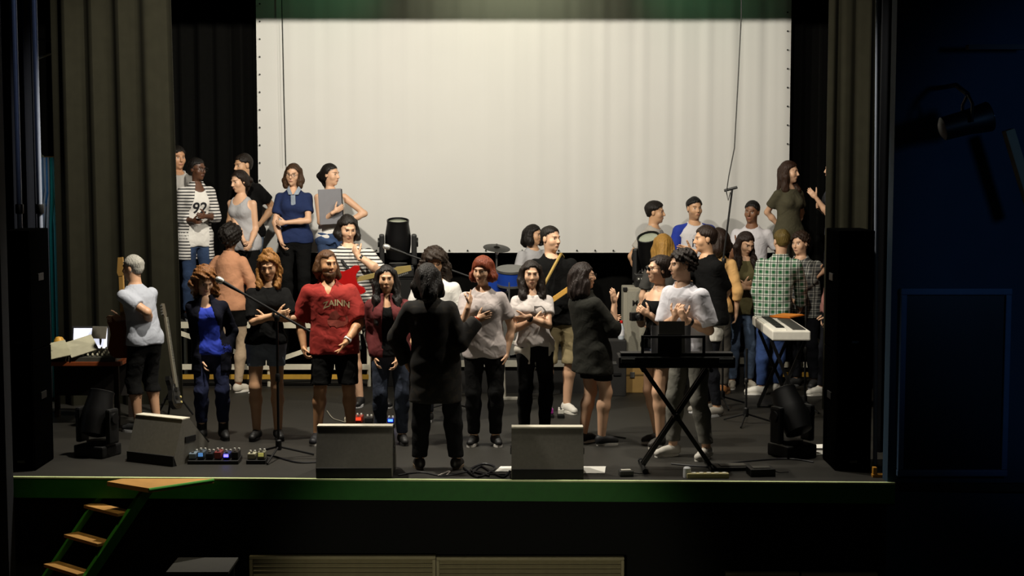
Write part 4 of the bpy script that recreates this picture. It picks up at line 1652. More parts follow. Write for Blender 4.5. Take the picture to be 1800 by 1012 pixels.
lo.rotation_euler = (R_(90), 0, 0)
lo.location = (P(1121, 533, ay).x - a0.x - .37, -.0125, P(1121, 533, ay).z - a1.z)
t = empty('guitar_amplifier', (P(1131, 500, ay).x, ay + .12, a0.z), 0, 'small black amplifier head on top of the grey cabinet', 'amplifier')
MB().box((0, 0, .07), (.17, .2, .14), None, .01).build('case', BLACKPLASTIC, t)
MB().box((0, -.102, .09), (.14, .008, .05)).build('front_panel', mat('#4a4a46', .4, .5), t)
for k in range(4):
    MB().lathe([(.009, 0), (.009, .014), (.006, .016)], (-.05 + k * .034, -.106, .09), Matrix.Rotation(R_(90), 3, 'X'), 10).build('knob', mat('#c9c9c2', .4), t)
MB().tube([(-.04, 0, .14), (-.03, 0, .165), (.03, 0, .165), (.04, 0, .14)], .007, 8).build('handle', DARKMETAL, t)
t = empty('water_bottle', P(1092, 596, 4.2), 0, 'small plastic bottle with red cap beside the amplifier cabinet', 'bottle')
zb = -t.location.z
MB().lathe([(.03, 0), (.034, .01), (.034, .12), (.016, .16), (.013, .175)]).build('body', mat('#b9c0c6', .15), t)
MB().lathe([(.034, .04), (.0355, .041), (.0355, .10), (.034, .101)]).build('paper_label', mat('#d8d8dc', .6), t)
MB().lathe([(.015, .17), (.016, .172), (.016, .198), (.013, .2)]).build('cap', mat('#c8221c', .5), t)
zt_ = t.location.z
b = empty('equipment_case', (t.location.x - .05, 4.2, 0), 0, 'low dark case carrying the red-capped bottle', 'case')
MB().box((0, .0, zt_ / 2), (.2, .2, zt_), None, .01).build('body', mat('#1a1917', .7), b)
MB().box((0, -.103, zt_ * .6), (.18, .006, .03)).build('lid_strip', STEEL, b)
MB().box((0, -.107, zt_ * .4), (.08, .014, .03), None, .003).build('handle', DARKMETAL, b)


# --- moving head lamps
def moving_head(loc, tilt, pan, label, s=1.0):
    t = empty('moving_head_lamp', loc, pan, label, 'stage lamp', 'moving head stage lamps')
    MB().box((0, 0, .05 * s), (.30 * s, .26 * s, .10 * s), None, .015).build('base', BLACKPLASTIC, t)
    MB().lathe([(.09 * s, .10 * s), (.09 * s, .13 * s)]).build('turntable', DARKMETAL, t)
    for sg in (-1, 1):
        y = MB().box((sg * .155 * s, 0, .26 * s), (.05 * s, .13 * s, .30 * s), None, .02).build('yoke_arm', mat('#121212', .5), t)
        MB().lathe([(.045 * s, -.01), (.045 * s, .01)], (sg * .185 * s, 0, .33 * s), Matrix.Rotation(R_(90), 3, 'Y'), 14).build('arm_cap', DARKMETAL, y)
    m = Matrix.Rotation(R_(tilt), 3, 'X')
    hd = MB().lathe([(.05 * s, -.17 * s), (.11 * s, -.15 * s), (.125 * s, -.02 * s), (.125 * s, .06 * s), (.105 * s, .19 * s), (.108 * s, .22 * s), (.1 * s, .225 * s), (.095 * s, .20 * s)], (0, 0, .33 * s), m, 22).build('head', mat('#070708', .45), t)
    MB().lathe([(.0, .20 * s), (.094 * s, .20 * s), (.09 * s, .206 * s), (0, .212 * s)], (0, 0, .33 * s), m, 22).build('lens', mat('#9aa08c', .12, spec=.7), hd)


zm = P(697, 470, 5.0).z
moving_head((P(700, 500, 5.0).x, 5.0, zm - .1), 12, .1, 'black moving head lamp with pale lens before the white screen', 1.15)
t = empty('lamp_plinth', (P(700, 500, 5.0).x, 5.0, 0), 0, 'black plinth carrying the moving head lamp before the screen', 'plinth')
MB().box((0, 0, (zm - .1) / 2), (.45, .4, zm - .1), None, .01).build('body', BLACK, t)
MB().box((0, 0, zm - .104), (.47, .42, .008)).build('top_plate', DARKMETAL, t)
zm = P(1140, 480, 4.9).z
moving_head((P(1147, 480, 4.86).x, 4.86, zm - .22), 28, -.5, 'black moving head lamp tilted beside the young man in grey', 1.2)
t = empty('lamp_plinth', (P(1147, 480, 4.86).x, 4.86, 0), 0, 'black plinth behind the grey amplifier cabinet', 'plinth')
MB().box((0, 0, (zm - .22) / 2), (.40, .22, zm - .22), None, .01).build('body', BLACK, t)
MB().box((0, 0, zm - .224), (.42, .25, .008)).build('top_plate', DARKMETAL, t)
moving_head((G(1392, 800).x, G(1392, 800).y, 0), -35, .5, 'black moving head lamp on the floor beside the right stack', 1.05)
moving_head((G(172, 800).x, G(172, 800).y, 0), -20, -.4, 'black moving head lamp on the floor beside the left monitor', 1.0)

# --- drums
dy = 5.0
c = P(873, 436, dy)
t = empty('cymbal', (c.x, dy, .36), 0, 'dark cymbal on a chrome stand in front of the screen', 'cymbal')
m = Matrix.Rotation(R_(14), 3, 'X') @ Matrix.Rotation(R_(6), 3, 'Y')
zc = c.z - .36
MB().lathe([(.004, .03), (.03, .024), (.04, .012), (.15, 0.001), (.152, -.002), (.04, .006), (.03, .016)], (0, 0, zc), m, 28).build('disc', mat('#16140e', .35, .6), t)
MB().tube([(0, 0, .06), (0, 0, zc + .05)], .010, 8).build('pole', STEEL, t)
MB().lathe([(.018, -.07), (.022, -.06), (.022, -.02), (.014, -.01)], (0, 0, zc)).build('tilter', mat('#d8d8d8', .25, .8), t)
for k in range(3):
    a = .5 + k * 2.09
    MB().tube([(0, 0, .22), (.22 * math.cos(a), .22 * math.sin(a), .01)], .009, 8).build('leg', STEEL, t)


def drum(px, py, Y, r, hgt, z0, label, tilt=0.0, c='#1d3f9a', name='drum', axis='z'):
    q = P(px, py, Y)
    t = empty(name, (q.x, Y, z0), 0, label, 'drum')
    zc = q.z - z0
    m = Matrix.Rotation(R_(tilt), 3, 'X')
    MB().lathe([(r * .98, -hgt / 2), (r, -hgt / 2), (r, hgt / 2), (r * .98, hgt / 2)], (0, 0, zc), m, 24).build('shell', mat(c, .3, .1), t)
    for e in (-1, 1):
        MB().lathe([(r, e * hgt / 2 - .012), (r + .008, e * hgt / 2 - .012), (r + .008, e * hgt / 2 + .012), (r, e * hgt / 2 + .012)], (0, 0, zc), m, 24).build('hoop', STEEL, t)
        MB().lathe([(0, e * hgt / 2), (r * .97, e * hgt / 2), (r * .97, e * hgt / 2 + .004), (0, e * hgt / 2 + .004)], (0, 0, zc), m, 24).build('drumhead', mat('#6a675e', .5), t)
    if axis == 'z':
        for k in range(3):
            a = .4 + k * 2.09
            MB().tube([(r * .9 * math.cos(a), r * .9 * math.sin(a), zc - hgt / 2 + .03), (r * 1.02 * math.cos(a), r * 1.02 * math.sin(a), 0)], .009, 8).build('leg', STEEL, t)
    return t


drum(898, 486, 4.5, .15, .16, .36, 'blue tom drum with chrome hoop beside the red-haired girl', 12)
drum(866, 497, 4.62, .16, .18, .36, 'blue tom drum under the dark cymbal', 10)
drum(815, 560, 4.9, .20, .36, .36, 'blue floor tom behind the conductor')
q = P(905, 600, 4.6)
drum(893, 585, 4.62, .22, .30, .36, 'blue bass drum lying on its side on the drum riser', 90, axis='x')
tl0 = empty('drum_stool', (P(936, 500, 5.2).x, 5.2, .36), 0, 'black padded stool under the drummer', 'stool')
MB().lathe([(.16, .44), (.175, .46), (.175, .50), (.15, .52)]).build('cushion', BLACKPLASTIC, tl0)
MB().tube([(0, 0, .1), (0, 0, .45)], .018, 8).build('post', STEEL, tl0)
for k in range(3):
    a = .2 + k * 2.09
    MB().tube([(0, 0, .2), (.2 * math.cos(a), .2 * math.sin(a), .01)], .011, 8).build('leg', STEEL, tl0)

# pale frame stand seen between the girls' legs
q = G(887, 702)
t = empty('floor_stand', (q.x, q.y, 0), 0, 'pale metal frame stand behind the girl with crossed arms', 'stand')
hh = P(887, 600, q.y).z
MB().tube([(0, 0, .015), (-.02, 0, hh)], .016, 8).build('upright', mat('#b0aca0', .5, .3), t)
MB().box((.12, 0, .014), (.26, .05, .028), None, .004).build('foot', mat('#b0aca0', .5, .3), t)
MB().box((.14, 0, hh - .01), (.34, .04, .03), None, .004).build('top_bar', mat('#b8b4a8', .5, .3), t)
MB().tube([(.26, 0, .015), (.28, 0, hh)], .016, 8).build('upright', mat('#b0aca0', .5, .3), t)


# --- pedal boards, pedals, cables, papers
def pedalboard(px, py, w, d, label, cols, rz=0.0, z=0.0):
    g = G(px, py)
    t = empty('pedalboard', g, rz, label, 'pedalboard')
    MB().box((0, 0, .02), (w, d, .035), Euler((R_(4), 0, 0)), .006).build('tray', BLACKPLASTIC, t)
    n = len(cols)
    for i, c in enumerate(cols):
        x = -w / 2 + (i + .5) * w / n
        hgt = .045 + .012 * (i % 2)
        pd = MB().box((x, 0, .04 + hgt / 2), (w / n * .8, d * .7, hgt), None, .006).build('pedal', mat(c[0], .4, .2), t)
        MB().lathe([(.012, 0), (.012, .012)], (x, -d * .2, .04 + hgt), None, 10).build('footswitch', STEEL, pd)
        for k in (-1, 1):
            MB().lathe([(.009, 0), (.009, .014), (.005, .016)], (x + k * .018, d * .2, .04 + hgt), None, 10).build('knob', mat('#d0d0c8', .4), pd)
        if c[1]:
            MB().box((x, -d * .36, .04 + hgt * .62), (w / n * .55, .008, hgt * .5), None, .002).build('lit_display', mat(c[1], .4, emit=c[2], var=0), pd)


pedalboard(378, 812, .42, .2, 'row of small effect pedals on the floor beside the boom stand', [('#7a8a9a', None, 0), ('#4a5560', '#5a90d0', .6), ('#22262c', None, 0), ('#8a4040', None, 0), ('#303a70', '#5a50ff', 5.0), ('#202020', None, 0)])
pedalboard(452, 813, .16, .14, 'pale small pedal pair on the floor left of the boom stand base', [('#b8b49a', None, 0), ('#7a7866', '#d8d070', .3)])
pedalboard(640, 748, .38, .2, 'effect pedals lying behind the floor monitor of the red T-shirt man', [('#c0b8a0', None, 0), ('#8a2a1c', '#ff5030', .5), ('#202020', None, 0), ('#303030', None, 0)])
pedalboard(687, 750, .08, .12, 'single effect pedal glowing blue behind the left centre monitor', [('#203080', '#2a50ff', 8.0)])
pedalboard(966, 733, .09, .12, 'single purple effect pedal near the white sneakers', [('#8a2a7a', None, 0)])
pedalboard(986, 734, .07, .08, 'small pale switch box beside the purple pedal', [('#d8d4c8', None, 0)])


def paper(pts, z, label, c='#e8e6de', name='paper_sheet'):
    q = [G(x, y, z) for x, y in pts]
    vs = [Vector((v.x, v.y, z)) for v in q] + [Vector((v.x, v.y, z + .004)) for v in q]
    n = len(q)
    o = MB().add(vs, [tuple(range(n - 1, -1, -1)), tuple(range(n, 2 * n))] + [(i, (i + 1) % n, n + (i + 1) % n, n + i) for i in range(n)]).build(name, mat(c, .8, var=.03))
    tag(o, label, 'paper', 'loose papers on the stage')


paper([(870, 829), (905, 829), (905, 820), (880, 820)], .002, 'white paper on the floor left of the right floor monitor')
paper([(1026, 832), (1063, 832), (1065, 820), (1026, 820)], .002, 'white paper on the floor right of the right floor monitor')
paper([(436, 691), (450, 691), (452, 684), (446, 684)], .002, 'small white paper on the floor behind the girl in denim shorts')
paper([(1420, 788), (1446, 788), (1446, 781), (1420, 782)], .002, 'upper white paper on the floor beside the right stack')
paper([(1417, 799), (1446, 799), (1446, 792), (1421, 792)], .002, 'lower white paper on the floor beside the right stack')

rnd = random.Random(4)


def cable(pts, label, r=.006, c='#15151a'):
    q = [G(x, y, r) + Vector((0, 0, 0)) for x, y in pts]
    q = [Vector((v.x, v.y, r + .001)) for v in q]
    out = []
    for i in range(len(q) - 1):
        p0, p1, p2, p3 = q[max(i - 1, 0)], q[i], q[i + 1], q[min(i + 2, len(q) - 1)]
        for s in range(6):
            u = s / 6
            out.append(.5 * ((2 * p1) + (p2 - p0) * u + (2 * p0 - 5 * p1 + 4 * p2 - p3) * u * u + (3 * p1 - p0 - 3 * p2 + p3) * u ** 3))
    out.append(q[-1])
    tag(MB().tube(out, r, 6).build('cable', mat(c, .5)), label, 'cable', 'cables on the stage floor')


cable([(700, 835), (740, 830), (780, 836), (830, 828), (860, 833), (895, 834)], 'black cable running along the stage edge past the conductor')
cable([(815, 822), (840, 838), (870, 822), (850, 815), (828, 826), (860, 836)], 'tangled black cable loop between conductor and right monitor', .009)
cable([(830, 832), (845, 820), (865, 830), (885, 838), (896, 828)], 'second black cable loop beside the right floor monitor', .009)
cable([(770, 836), (790, 828), (785, 835)], 'short pale cable end at the feet of the conductor', .006, '#b0a8a0')
cable([(575, 722), (585, 735), (600, 740), (622, 748)], 'thin pale cable running to the pedals behind the left centre monitor', .005, '#8a8678')
cable([(440, 812), (470, 800), (520, 812), (556, 812)], 'black cable running from the boom stand to the left centre monitor', .007)
cable([(1100, 770), (1060, 765), (1010, 768), (985, 750)], 'black cable on the floor behind the right floor monitor', .006)
cable([(1430, 812), (1380, 806), (1300, 812), (1250, 820), (1180, 815)], 'black cable crossing the floor under the black keyboard', .006)
for (px, py, w, d, hh, c, lab) in ((1101, 838, .11, .09, .045, '#2a2a28', 'small black adapter box with pale top near the stage edge'), (1340, 838, .20, .16, .06, '#151515', 'flat black box on the floor beside the moving head lamp'),
                                   (1290, 828, .30, .2, .03, '#0d0d0d', 'flat black foot board under the black keyboard')):
    g = G(px, py)
    t = empty('floor_box', (g.x, g.y + d / 2, 0), .1, lab, 'box')
    MB().box((0, 0, hh / 2), (w, d, hh), None, .006).build('body', mat(c, .5), t)
    MB().box((0, .0, hh + .003), (w * .7, d * .5, .006), None, .002).build('top_plate', mat('#c8c4b8' if w < .15 else '#55534c', .5), t)
    MB().tube([(w / 2, 0, hh / 2), (w / 2 + .06, .02, .01), (w / 2 + .14, .05, .008)], .004, 6).build('lead', BLACKPLASTIC, t)
g = G(1243, 842)
t = empty('power_strip', (g.x, g.y + .05, 0), .02, 'pale yellowish power strip lying on the stage edge', 'power strip')
MB().box((.01, 0, .02), (.33, .06, .04), None, .006).build('case', mat('#b8ad7e', .6), t)
for k in range(5):
    MB().lathe([(.018, .04), (.02, .041), (.02, .044), (.008, .044)], (-.10 + k * .06, 0, 0), None, 12).build('socket', mat('#e0dccb', .5), t)
MB().lathe([(.03, .0), (.032, .02), (.03, .075), (.02, .085)], (-.15, .02, 0), None, 14).build('plug', mat('#c9c9cc', .5), t)

# --- desk at the left with laptop, mixer and papers
ty = 2.25
a, b = P(96, 636, ty), P(212, 636, ty)
zt = a.z
desk = empty('desk', ((a.x + b.x) / 2 - .1, ty, 0), 0, 'reddish wooden desk with laptop and mixer at stage left', 'desk')
wd = b.x - a.x + .2
MB().box((0, .3, zt - .02), (wd, .6, .04), None, .006).build('desktop', mat('#7a3a18', .5, var=.25, scale=6), desk)
for sx in (-1, 1):
    for yy in (.04, .56):
        MB().box((sx * (wd / 2 - .05), yy, (zt - .04) / 2), (.045, .045, zt - .04)).build('leg', mat('#1c120b', .7), desk)
MB().box((0, .54, zt * .6), (wd - .12, .02, zt * .5)).build('modesty_panel', mat('#120d09', .8), desk)
dl = Vector((desk.location.x, ty, zt))
lt = empty('laptop', (P(150, 600, ty + .35).x, ty + .40, zt), 0, 'open laptop with glowing white screen on the desk', 'laptop')
MB().box((0, -.02, .01), (.36, .24, .018), None, .004).build('keyboard_base', mat('#5a5a5c', .4, .4), lt)
lz = P(150, 577, ty + .5).z - zt
ld = MB().box((0, .13, .018 + lz / 2), (.36, .012, lz), Euler((R_(-12), 0, 0)), .004).build('lid', mat('#3a3a3c', .4, .4), lt)
MB().box((0, .121, .018 + lz / 2), (.325, .004, lz * .86), Euler((R_(-12), 0, 0))).build('lit_screen', mat('#e8ecff', .4, emit=.8, var=0), ld)
mx = empty('mixing_console', (P(165, 610, ty + .1).x, ty + .12, zt), 0, 'small mixing console with knobs on the front of the desk', 'mixer')
MB().prism([(-.1, 0), (-.1, .04), (.12, .10), (.12, 0)], -.22, .22, Matrix(((0, 0, 1), (1, 0, 0), (0, 1, 0)))).build('body', mat('#4b4a42', .5, .2), mx)
kn = None
for r_ in range(4):
    for k in range(9):
        l_ = (-.18 + k * .045, -.07 + r_ * .05, .055 + r_ * .0137)
        if kn is None:
            kn = MB().lathe([(.010, 0), (.011, .004), (.008, .02), (.006, .022)], (0, 0, 0), None, 8).build('knob', mat('#c6c2a8', .5), mx, l_)
        else:
            c = kn.copy()
            COL.objects.link(c)
            c.location = l_
sc = empty('open_score', (P(118, 604, ty + .1).x, ty + .10, zt + .002), .4, 'large open score tilted across the front of the desk', 'sheet music')
MB().box((-.12, 0, .10), (.26, .3, .006), Euler((R_(22), R_(-10), 0))).build('page', mat('#a8a48a', .8), sc)
MB().box((.13, 0, .13), (.26, .3, .006), Euler((R_(22), R_(-16), 0))).build('page', mat('#b2ae96', .8), sc)
MB().box((0, .02, .05), (.42, .05, .1)).build('prop_rest', mat('#22221e', .7), sc)
tb = empty('tablet', (P(172, 585, ty + .45).x, ty + .5, zt), -.3, 'small grey tablet on a stand behind the laptop', 'tablet')
MB().box((0, 0, .22), (.16, .012, .12), Euler((R_(-15), 0, 0)), .004).build('slab', mat('#6a665c', .5), tb)
MB().tube([(0, .02, 0), (0, .02, .2)], .012, 8).build('post', DARKMETAL, tb)
MB().lathe([(.06, 0), (.06, .008), (.014, .012)]).build('foot', DARKMETAL, tb)
lm = empty('desk_lamp', (P(104, 600, ty + .3).x, ty + .3, zt), 0, 'small amber shaded lamp at the left end of the desk', 'lamp')
MB().lathe([(.05, 0), (.05, .012), (.012, .016), (.01, .14)]).build('base', DARKMETAL, lm)
MB().lathe([(.055, .10), (.06, .11), (.05, .17), (.03, .20), (.005, .205)]).build('shade', mat('#c9983a', .5), lm)


# ------------------------------------------------------------------ guitars
def guitar(bc, tip, face, color, label, neckc='#c9a25a', bass=False, s=1.0, strap=None, board='#6b4a28'):
    """bc: body centre, tip: head end, face: direction the front looks to (world)."""
    bc, tip = Vector(bc), Vector(tip)
    u = (tip - bc).normalized()
    f = Vector(face)
    f = (f - u * f.dot(u)).normalized()
    w = u.cross(f)
    M3 = rows(u, w, f)
    t = empty('guitar', bc, 0, label, 'guitar')
    t.rotation_euler = M3.to_euler()
    L = (tip - bc).length
    half = [(-.20, 0), (-.195, .07), (-.16, .13), (-.10, .155), (-.03, .135), (.03, .115), (.09, .125), (.15, .15), (.20, .135), (.195, .095), (.15, .06), (.14, .03)]
    half = [(x * s, y * s) for x, y in half]
    ol = half + [(x, -y * .96) for x, y in half[:0:-1]]
    MB().prism(ol, -.02, .022).build('body', mat(color, .25, spec=.6), t)
    MB().prism([(-.13 * s, .02), (-.10 * s, .09 * s), (.02, .08 * s), (.10 * s, .03), (.1 * s, -.05 * s), (0, -.1 * s), (-.1 * s, -.08 * s)], .0225, .025).build('pickguard', mat('#141414', .3) if color != '#141414' else mat('#2a2a2a', .3), t)
    nl = L - .17 * s
    MB().box(((.10 * s + nl) / 2, 0, .026), (nl - .10 * s, .048, .022), None, .004).build('neck', mat(neckc, .4), t)
    MB().box(((.06 * s + nl) / 2, 0, .039), (nl - .06 * s, .044, .006)).build('fretboard', mat(board, .5), t)
    MB().prism([(nl - .005, -.022), (nl + .03, -.036), (L, -.02), (L, .03), (nl + .03, .04), (nl - .005, .022)], .012, .028).build('headstock', mat(neckc, .4), t)
    for k in range(6 if not bass else 4):
        MB().lathe([(.007, 0), (.007, .02), (.009, .022), (.009, .03)], (nl + .03 + k * (.018 if not bass else .028), .036 - .002 * k, .02), Matrix.Rotation(R_(-90), 3, 'X'), 8).build('tuning_peg', STEEL, t)
    for x in (-.06, .03):
        MB().box((x * s, 0, .03), (.03, .085, .014), None, .003).build('pickup', BLACKPLASTIC, t)
    MB().box((-.12 * s, 0, .03), (.025, .08, .016), None, .003).build('bridge', STEEL, t)
    for k in range(2):
        MB().lathe([(.012, .022), (.012, .038), (.008, .04)], (-.12 * s + k * .05, -.085 * s, 0), None, 10).build('knob', mat('#c8b878', .4), t)
    st = MB()
    for k in range(6 if not bass else 4):
        y = (-.016 + .0064 * k) if not bass else (-.014 + .0095 * k)
        st.tube([(-.12 * s, y * 1.4, .044), (nl, y, .046)], .0012, 4)
    so = st.build('strings', STEEL, t)
    so['kind'] = 'stuff'
    fr = None
    for k in range(12):
        x = nl - (nl - .1) * (1 - 2 ** (-(k + 1) / 12)) * 1.35
        if x < .12 * s:
            break
        if fr is None:
            fr = MB().box((0, 0, 0), (.003, .043, .004)).build('fret', STEEL, t, (x, 0, .0435))
        else:
            c = fr.copy()
            COL.objects.link(c)
            c.location = (x, 0, .0435)
    return t


def add_strap(g, pts, c='#161616'):
    """a strap that hangs the guitar from the player's shoulder; a part of the guitar"""
    inv = Matrix.LocRotScale(g.location, g.rotation_euler, None).inverted()
    q = [inv @ Vector(p) for p in pts]
    MB().tube(q, .015, 6).build('strap', mat(c, .8), g)


# ------------------------------------------------------------------ the people
def top(m, **k):
    return dict(k='top', m=m, **k)


def pants(m, **k):
    return dict(k='pants', m=m, **k)


def shorts(m, **k):
    return dict(k='shorts', m=m, **k)


def emblem(p, x0, z0, r0, color, seed):
    """an irregular printed figure laid on the front of a T-shirt"""
    gm = p['t_shirt'].data
    tree = BVHTree.FromPolygons([v.co.copy() for v in gm.vertices], [tuple(q.vertices) for q in gm.polygons])
    rr = random.Random(seed)
    pts = []
    n = 16
    for k in range(n + 1):
        r = 0 if k == n else r0 * rr.uniform(.55, 1.1)
        a = 2 * math.pi * k / n
        x, z = x0 + r * math.cos(a) * 1.1, z0 + r * math.sin(a)
        hit = tree.ray_cast(Vector((x, -1, z)), Vector((0, 1, 0)))
        pts.append(Vector((x, (hit[0].y if hit[0] is not None else -.12) - .004, z)))
    MB().add(pts, [(k, (k + 1) % n, n) for k in range(n)]).build('chest_print', mat(color, .9, var=.5, scale=40), p['t_shirt'])


WHITE = mat('#d9d6d0', .9, bump=.3, var=.05)
OFFW = mat('#b9b5b0', .9, bump=.3, var=.06)
GREY = mat('#8d8d90', .9, bump=.3, var=.06)
LGREY = mat('#a7a6a8', .9, bump=.3, var=.06)
BLK = mat('#0d0d0d', .95, bump=.3, var=.15, spec=.15)
DARKJ = mat('#16171c', .95, bump=.3, var=.2, spec=.15)
JEANS = mat('#2d3f5e', .95, bump=.3, var=.25, scale=30)
LJEANS = mat('#5a6a80', .95, bump=.3, var=.25, scale=30)
DENIM = mat('#7f8c9e', .95, bump=.3, var=.3, scale=22)
NAVY = mat('#16264e', .9, bump=.3, var=.1)
SK = '#c69a76'
SKL = '#d3a888'

# ---- left, on the tall riser
person('man in white hooded sweater half hidden by the left curtain', (312, 256), 25, base=(316, 5.4, .72), sex='m', skin='#b98a68', head=(10, 5, 0),
       wear=[top(OFFW, sl=1.9, n='hoodie', hem=.48, off=.02), pants(DARKJ)], hair=dict(t='short', c='#14100c'))
a2 = person('woman in white number top and striped cardigan beside the left curtain', (346, 276), 35, base=(345, 5.0, .72), skin='#5a3a28', head=(25, 5, 0), brow='#120c08', g=1.1,
            arms=dict(R=dict(w=(340, 388, -.22), e=(318, 390, 0), curl=.7), L=dict(w=(360, 380, -.25), e=(380, 385, 0), curl=.7)),
            wear=[top(WHITE, sl=0, nk='scoop', hem=.46, n='printed_top', fit=.8, off=.014), top(stripes('#cfccc8', '#1b1a1e', .034, .6, 'Z'), sl=1.5, hem=.38, open=.11, nk='', n='cardigan', off=.022, fit=.8, flare=.02),
                  pants(JEANS, wide=.1)], hair=dict(t='bun', c='#120e0b', v=.004, bun=(0, .10, .02), bs=.7), shoes=('#20242c', '#cfcfcf'))
print_on(a2['printed_top'], '92', .17, a2['hip'] + .30, 0.0, '#1a1a1e', name='number_print')
glasses(a2)
a3 = person('young man in black T-shirt behind the girl in grey tank top', (427, 270), -35, base=(440, 5.42, .72), sex='m', skin=SK, head=(-12, 8, 0),
            arms=dict(L=dict(w=(458, 392, -.1), e=(470, 360, 0))), wear=[top(BLK, sl=.6, hem=.50), pants(LJEANS, wide=.3)], hair=dict(t='short', c='#1a120c', v=.012), shoes=('#303030', '#cccccc'))
emblem(a3, .0, a3['neck'] - .2, .06, '#8a7f55', 3)
person('girl in grey tank top with clasped hands, dark hair tied back', (421, 298), -25, base=(432, 4.98, .72), skin=SKL, head=(-20, 14, 0),
       arms=dict(R=dict(w=(432, 432, -.2), e=(385, 395, 0), curl=.8), L=dict(w=(440, 428, -.22), e=(455, 400, .05), curl=.8)),
       wear=[top(LGREY, sl=0, nk='tank', hem=.47, n='tank_top', off=.011, fit=.5), pants(BLK, wide=.05)], hair=dict(t='pony', c='#1c120c', v=.006, len=.05), shoes=('#222222', '#bbbbbb'))
a5 = person('young woman in navy polo shirt with pale collar and glasses', (515, 286), 0, base=(520, 5.0, .72), skin=SKL, head=(-8, 6, 4), g=1.05,
            arms=dict(R=dict(w=(495, 426, -.16), e=(482, 385, -.04), curl=.75), L=dict(w=(502, 391, -.2), e=(552, 383, -.1), curl=.8)),
            wear=[top(NAVY, sl=.62, hem=.50, nk='v', n='polo_shirt', fit=.7), pants(BLK, wide=.3)], hair=dict(t='bob', c='#3a2614', v=.006, len=.0), shoes=('#151515', '#151515'))
glasses(a5)
cl = MB()
nk_ = a5['neck']
for sg in (-1, 1):
    cl.add([(sg * .005, -.125, nk_ - .06), (sg * .055, -.10, nk_ - .055), (sg * .075, -.055, nk_ + .0), (sg * .05, -.065, nk_ + .035), (sg * .005, -.131, nk_ - .055), (sg * .055, -.106, nk_ - .05), (sg * .08, -.06, nk_ + .005), (sg * .054, -.072, nk_ + .04)],
           [(0, 1, 2, 3), (7, 6, 5, 4), (0, 4, 5, 1), (1, 5, 6, 2), (2, 6, 7, 3), (3, 7, 4, 0)])
cl.build('collar', mat('#8f9aa8', .9, bump=.3), a5['polo_shirt'])
MB().box((0, -.128, nk_ - .12), (.05, .012, .12), Euler((R_(8), 0, 0)), .003).build('placket', mat('#8f9aa8', .9, bump=.3), a5['polo_shirt'])
a6 = person('girl in white sleeveless top hugging a grey folder, hand on hip', (581, 286), 20, base=(586, 5.05, .72), skin=SKL, head=(45, 4, 0),
            arms=dict(R=dict(w=(588, 372, -.27), e=(552, 382, -.05), curl=.5, hd=(604, 363, -.26)), L=dict(w=(606, 392, .0), e=(634, 365, .08), curl=.5)),
            wear=[top(WHITE, sl=0, nk='tank', hem=.52, n='tank_top', off=.012), pants(JEANS, wide=.1), dict(k='tied', m=mat('#33476b', .95, bump=.3, var=.3), n='tied_denim_jacket', z=(.44, .555))],
            hair=dict(t='pony', c='#15100c', v=.005, len=.10), shoes=('#222222', '#bbbbbb'))
q = P(581, 363, 5.05 - .21)
fo = empty('folder', q, R_(14), 'grey folder held against the chest of the girl before the screen', 'folder')
MB().box((0, 0, 0), (.255, .016, .385), Euler((0, R_(-3), 0)), .004).build('cover', mat('#77777c', .7, var=.08), fo)
MB().box((.131, .0, .0), (.014, .02, .385), Euler((0, R_(-3), 0)), .003).build('spine', mat('#1d1d20', .6), fo)

# ---- guitarist in stripes
a7 = person('tall guitarist in striped T-shirt resting his chin on his hand', (611, 377), 10, base=(628, 3.45, .0), sex='m', skin=SKL, head=(12, 22, 0),
            arms=dict(L=dict(w=(630, 450, -.20), e=(670, 472, -.10), curl=.85, hd=(612, 420, -.17)), R=dict(w=(600, 515, -.22), e=(575, 505, .02), curl=.6)),
            feet=dict(R=(.02, -.05), L=(.26, .02)), g=1.02,
            wear=[top(stripes('#1b1b1d', '#c9c6c0', .034, .38, 'Z'), sl=.9, hem=.50, fit=.9), shorts(blotch('#1a1a1a', '#b0aca2', 16, .52), len=.30, wide=.6, off=.02)],
            hair=dict(t='bob', c='#17110c', v=.010, len=-.03), shoes=('#111111', '#cccccc'))
band(a7, 'L', '#151515', .9)
g7 = guitar(P(603, 497, 3.1), P(722, 470, 3.05), (0.15, -1, .12), '#a01414', 'red electric guitar worn by the striped T-shirt guitarist', '#8a7a4a', board='#7a6a3a')

yb = a7['root'].location.y
add_strap(g7, [P(590, 455, yb + .13), P(594, 447, yb + .0), P(604, 462, yb - .16), P(618, 480, yb - .2), P(632, 492, yb - .28)])

# ---- far left guitarist
b1 = person('grey-haired man in light T-shirt seen from behind holding a guitar', (233, 447), -125, base=(252, 2.05, 0), sex='m', skin='#b98f70', head=(15, 4, 0), g=.98,
            arms=dict(L=dict(w=(263, 568, .0), e=(276, 545, -.4), curl=.6), R=dict(w=(212, 560, .22), curl=.6)),
            wear=[top(mat('#9fa3ad', .9, bump=.3, var=.06), sl=.6, hem=.50, fit=.8, off=.012), shorts(BLK, len=.22, wide=.8, off=.018)], hair=dict(t='short', c='#8f8c84', v=.008, line=.07), shoes=('#2a2a2a', '#bbbbbb'), brow='#777777')
guitar(P(215, 592, 2.22), P(209, 452, 2.34), (-.8, .45, 0), '#7a3a14', 'brown guitar hanging upright in front of the grey-haired man', '#8a6a38')
g2b, g2t = P(306, 690, 2.6), P(283, 534, 2.75)
guitar(g2b, g2t + Vector((0, 0, .0)), (.1, -1, .3), '#141414', 'black bass guitar standing upright beside the grey-haired man', '#5a5448', True, .8, board='#8a8676')
gs = empty('guitar_stand', (P(300, 690, 2.7).x, 2.72, 0), 0, 'black tripod stand holding the bass guitar', 'guitar stand')
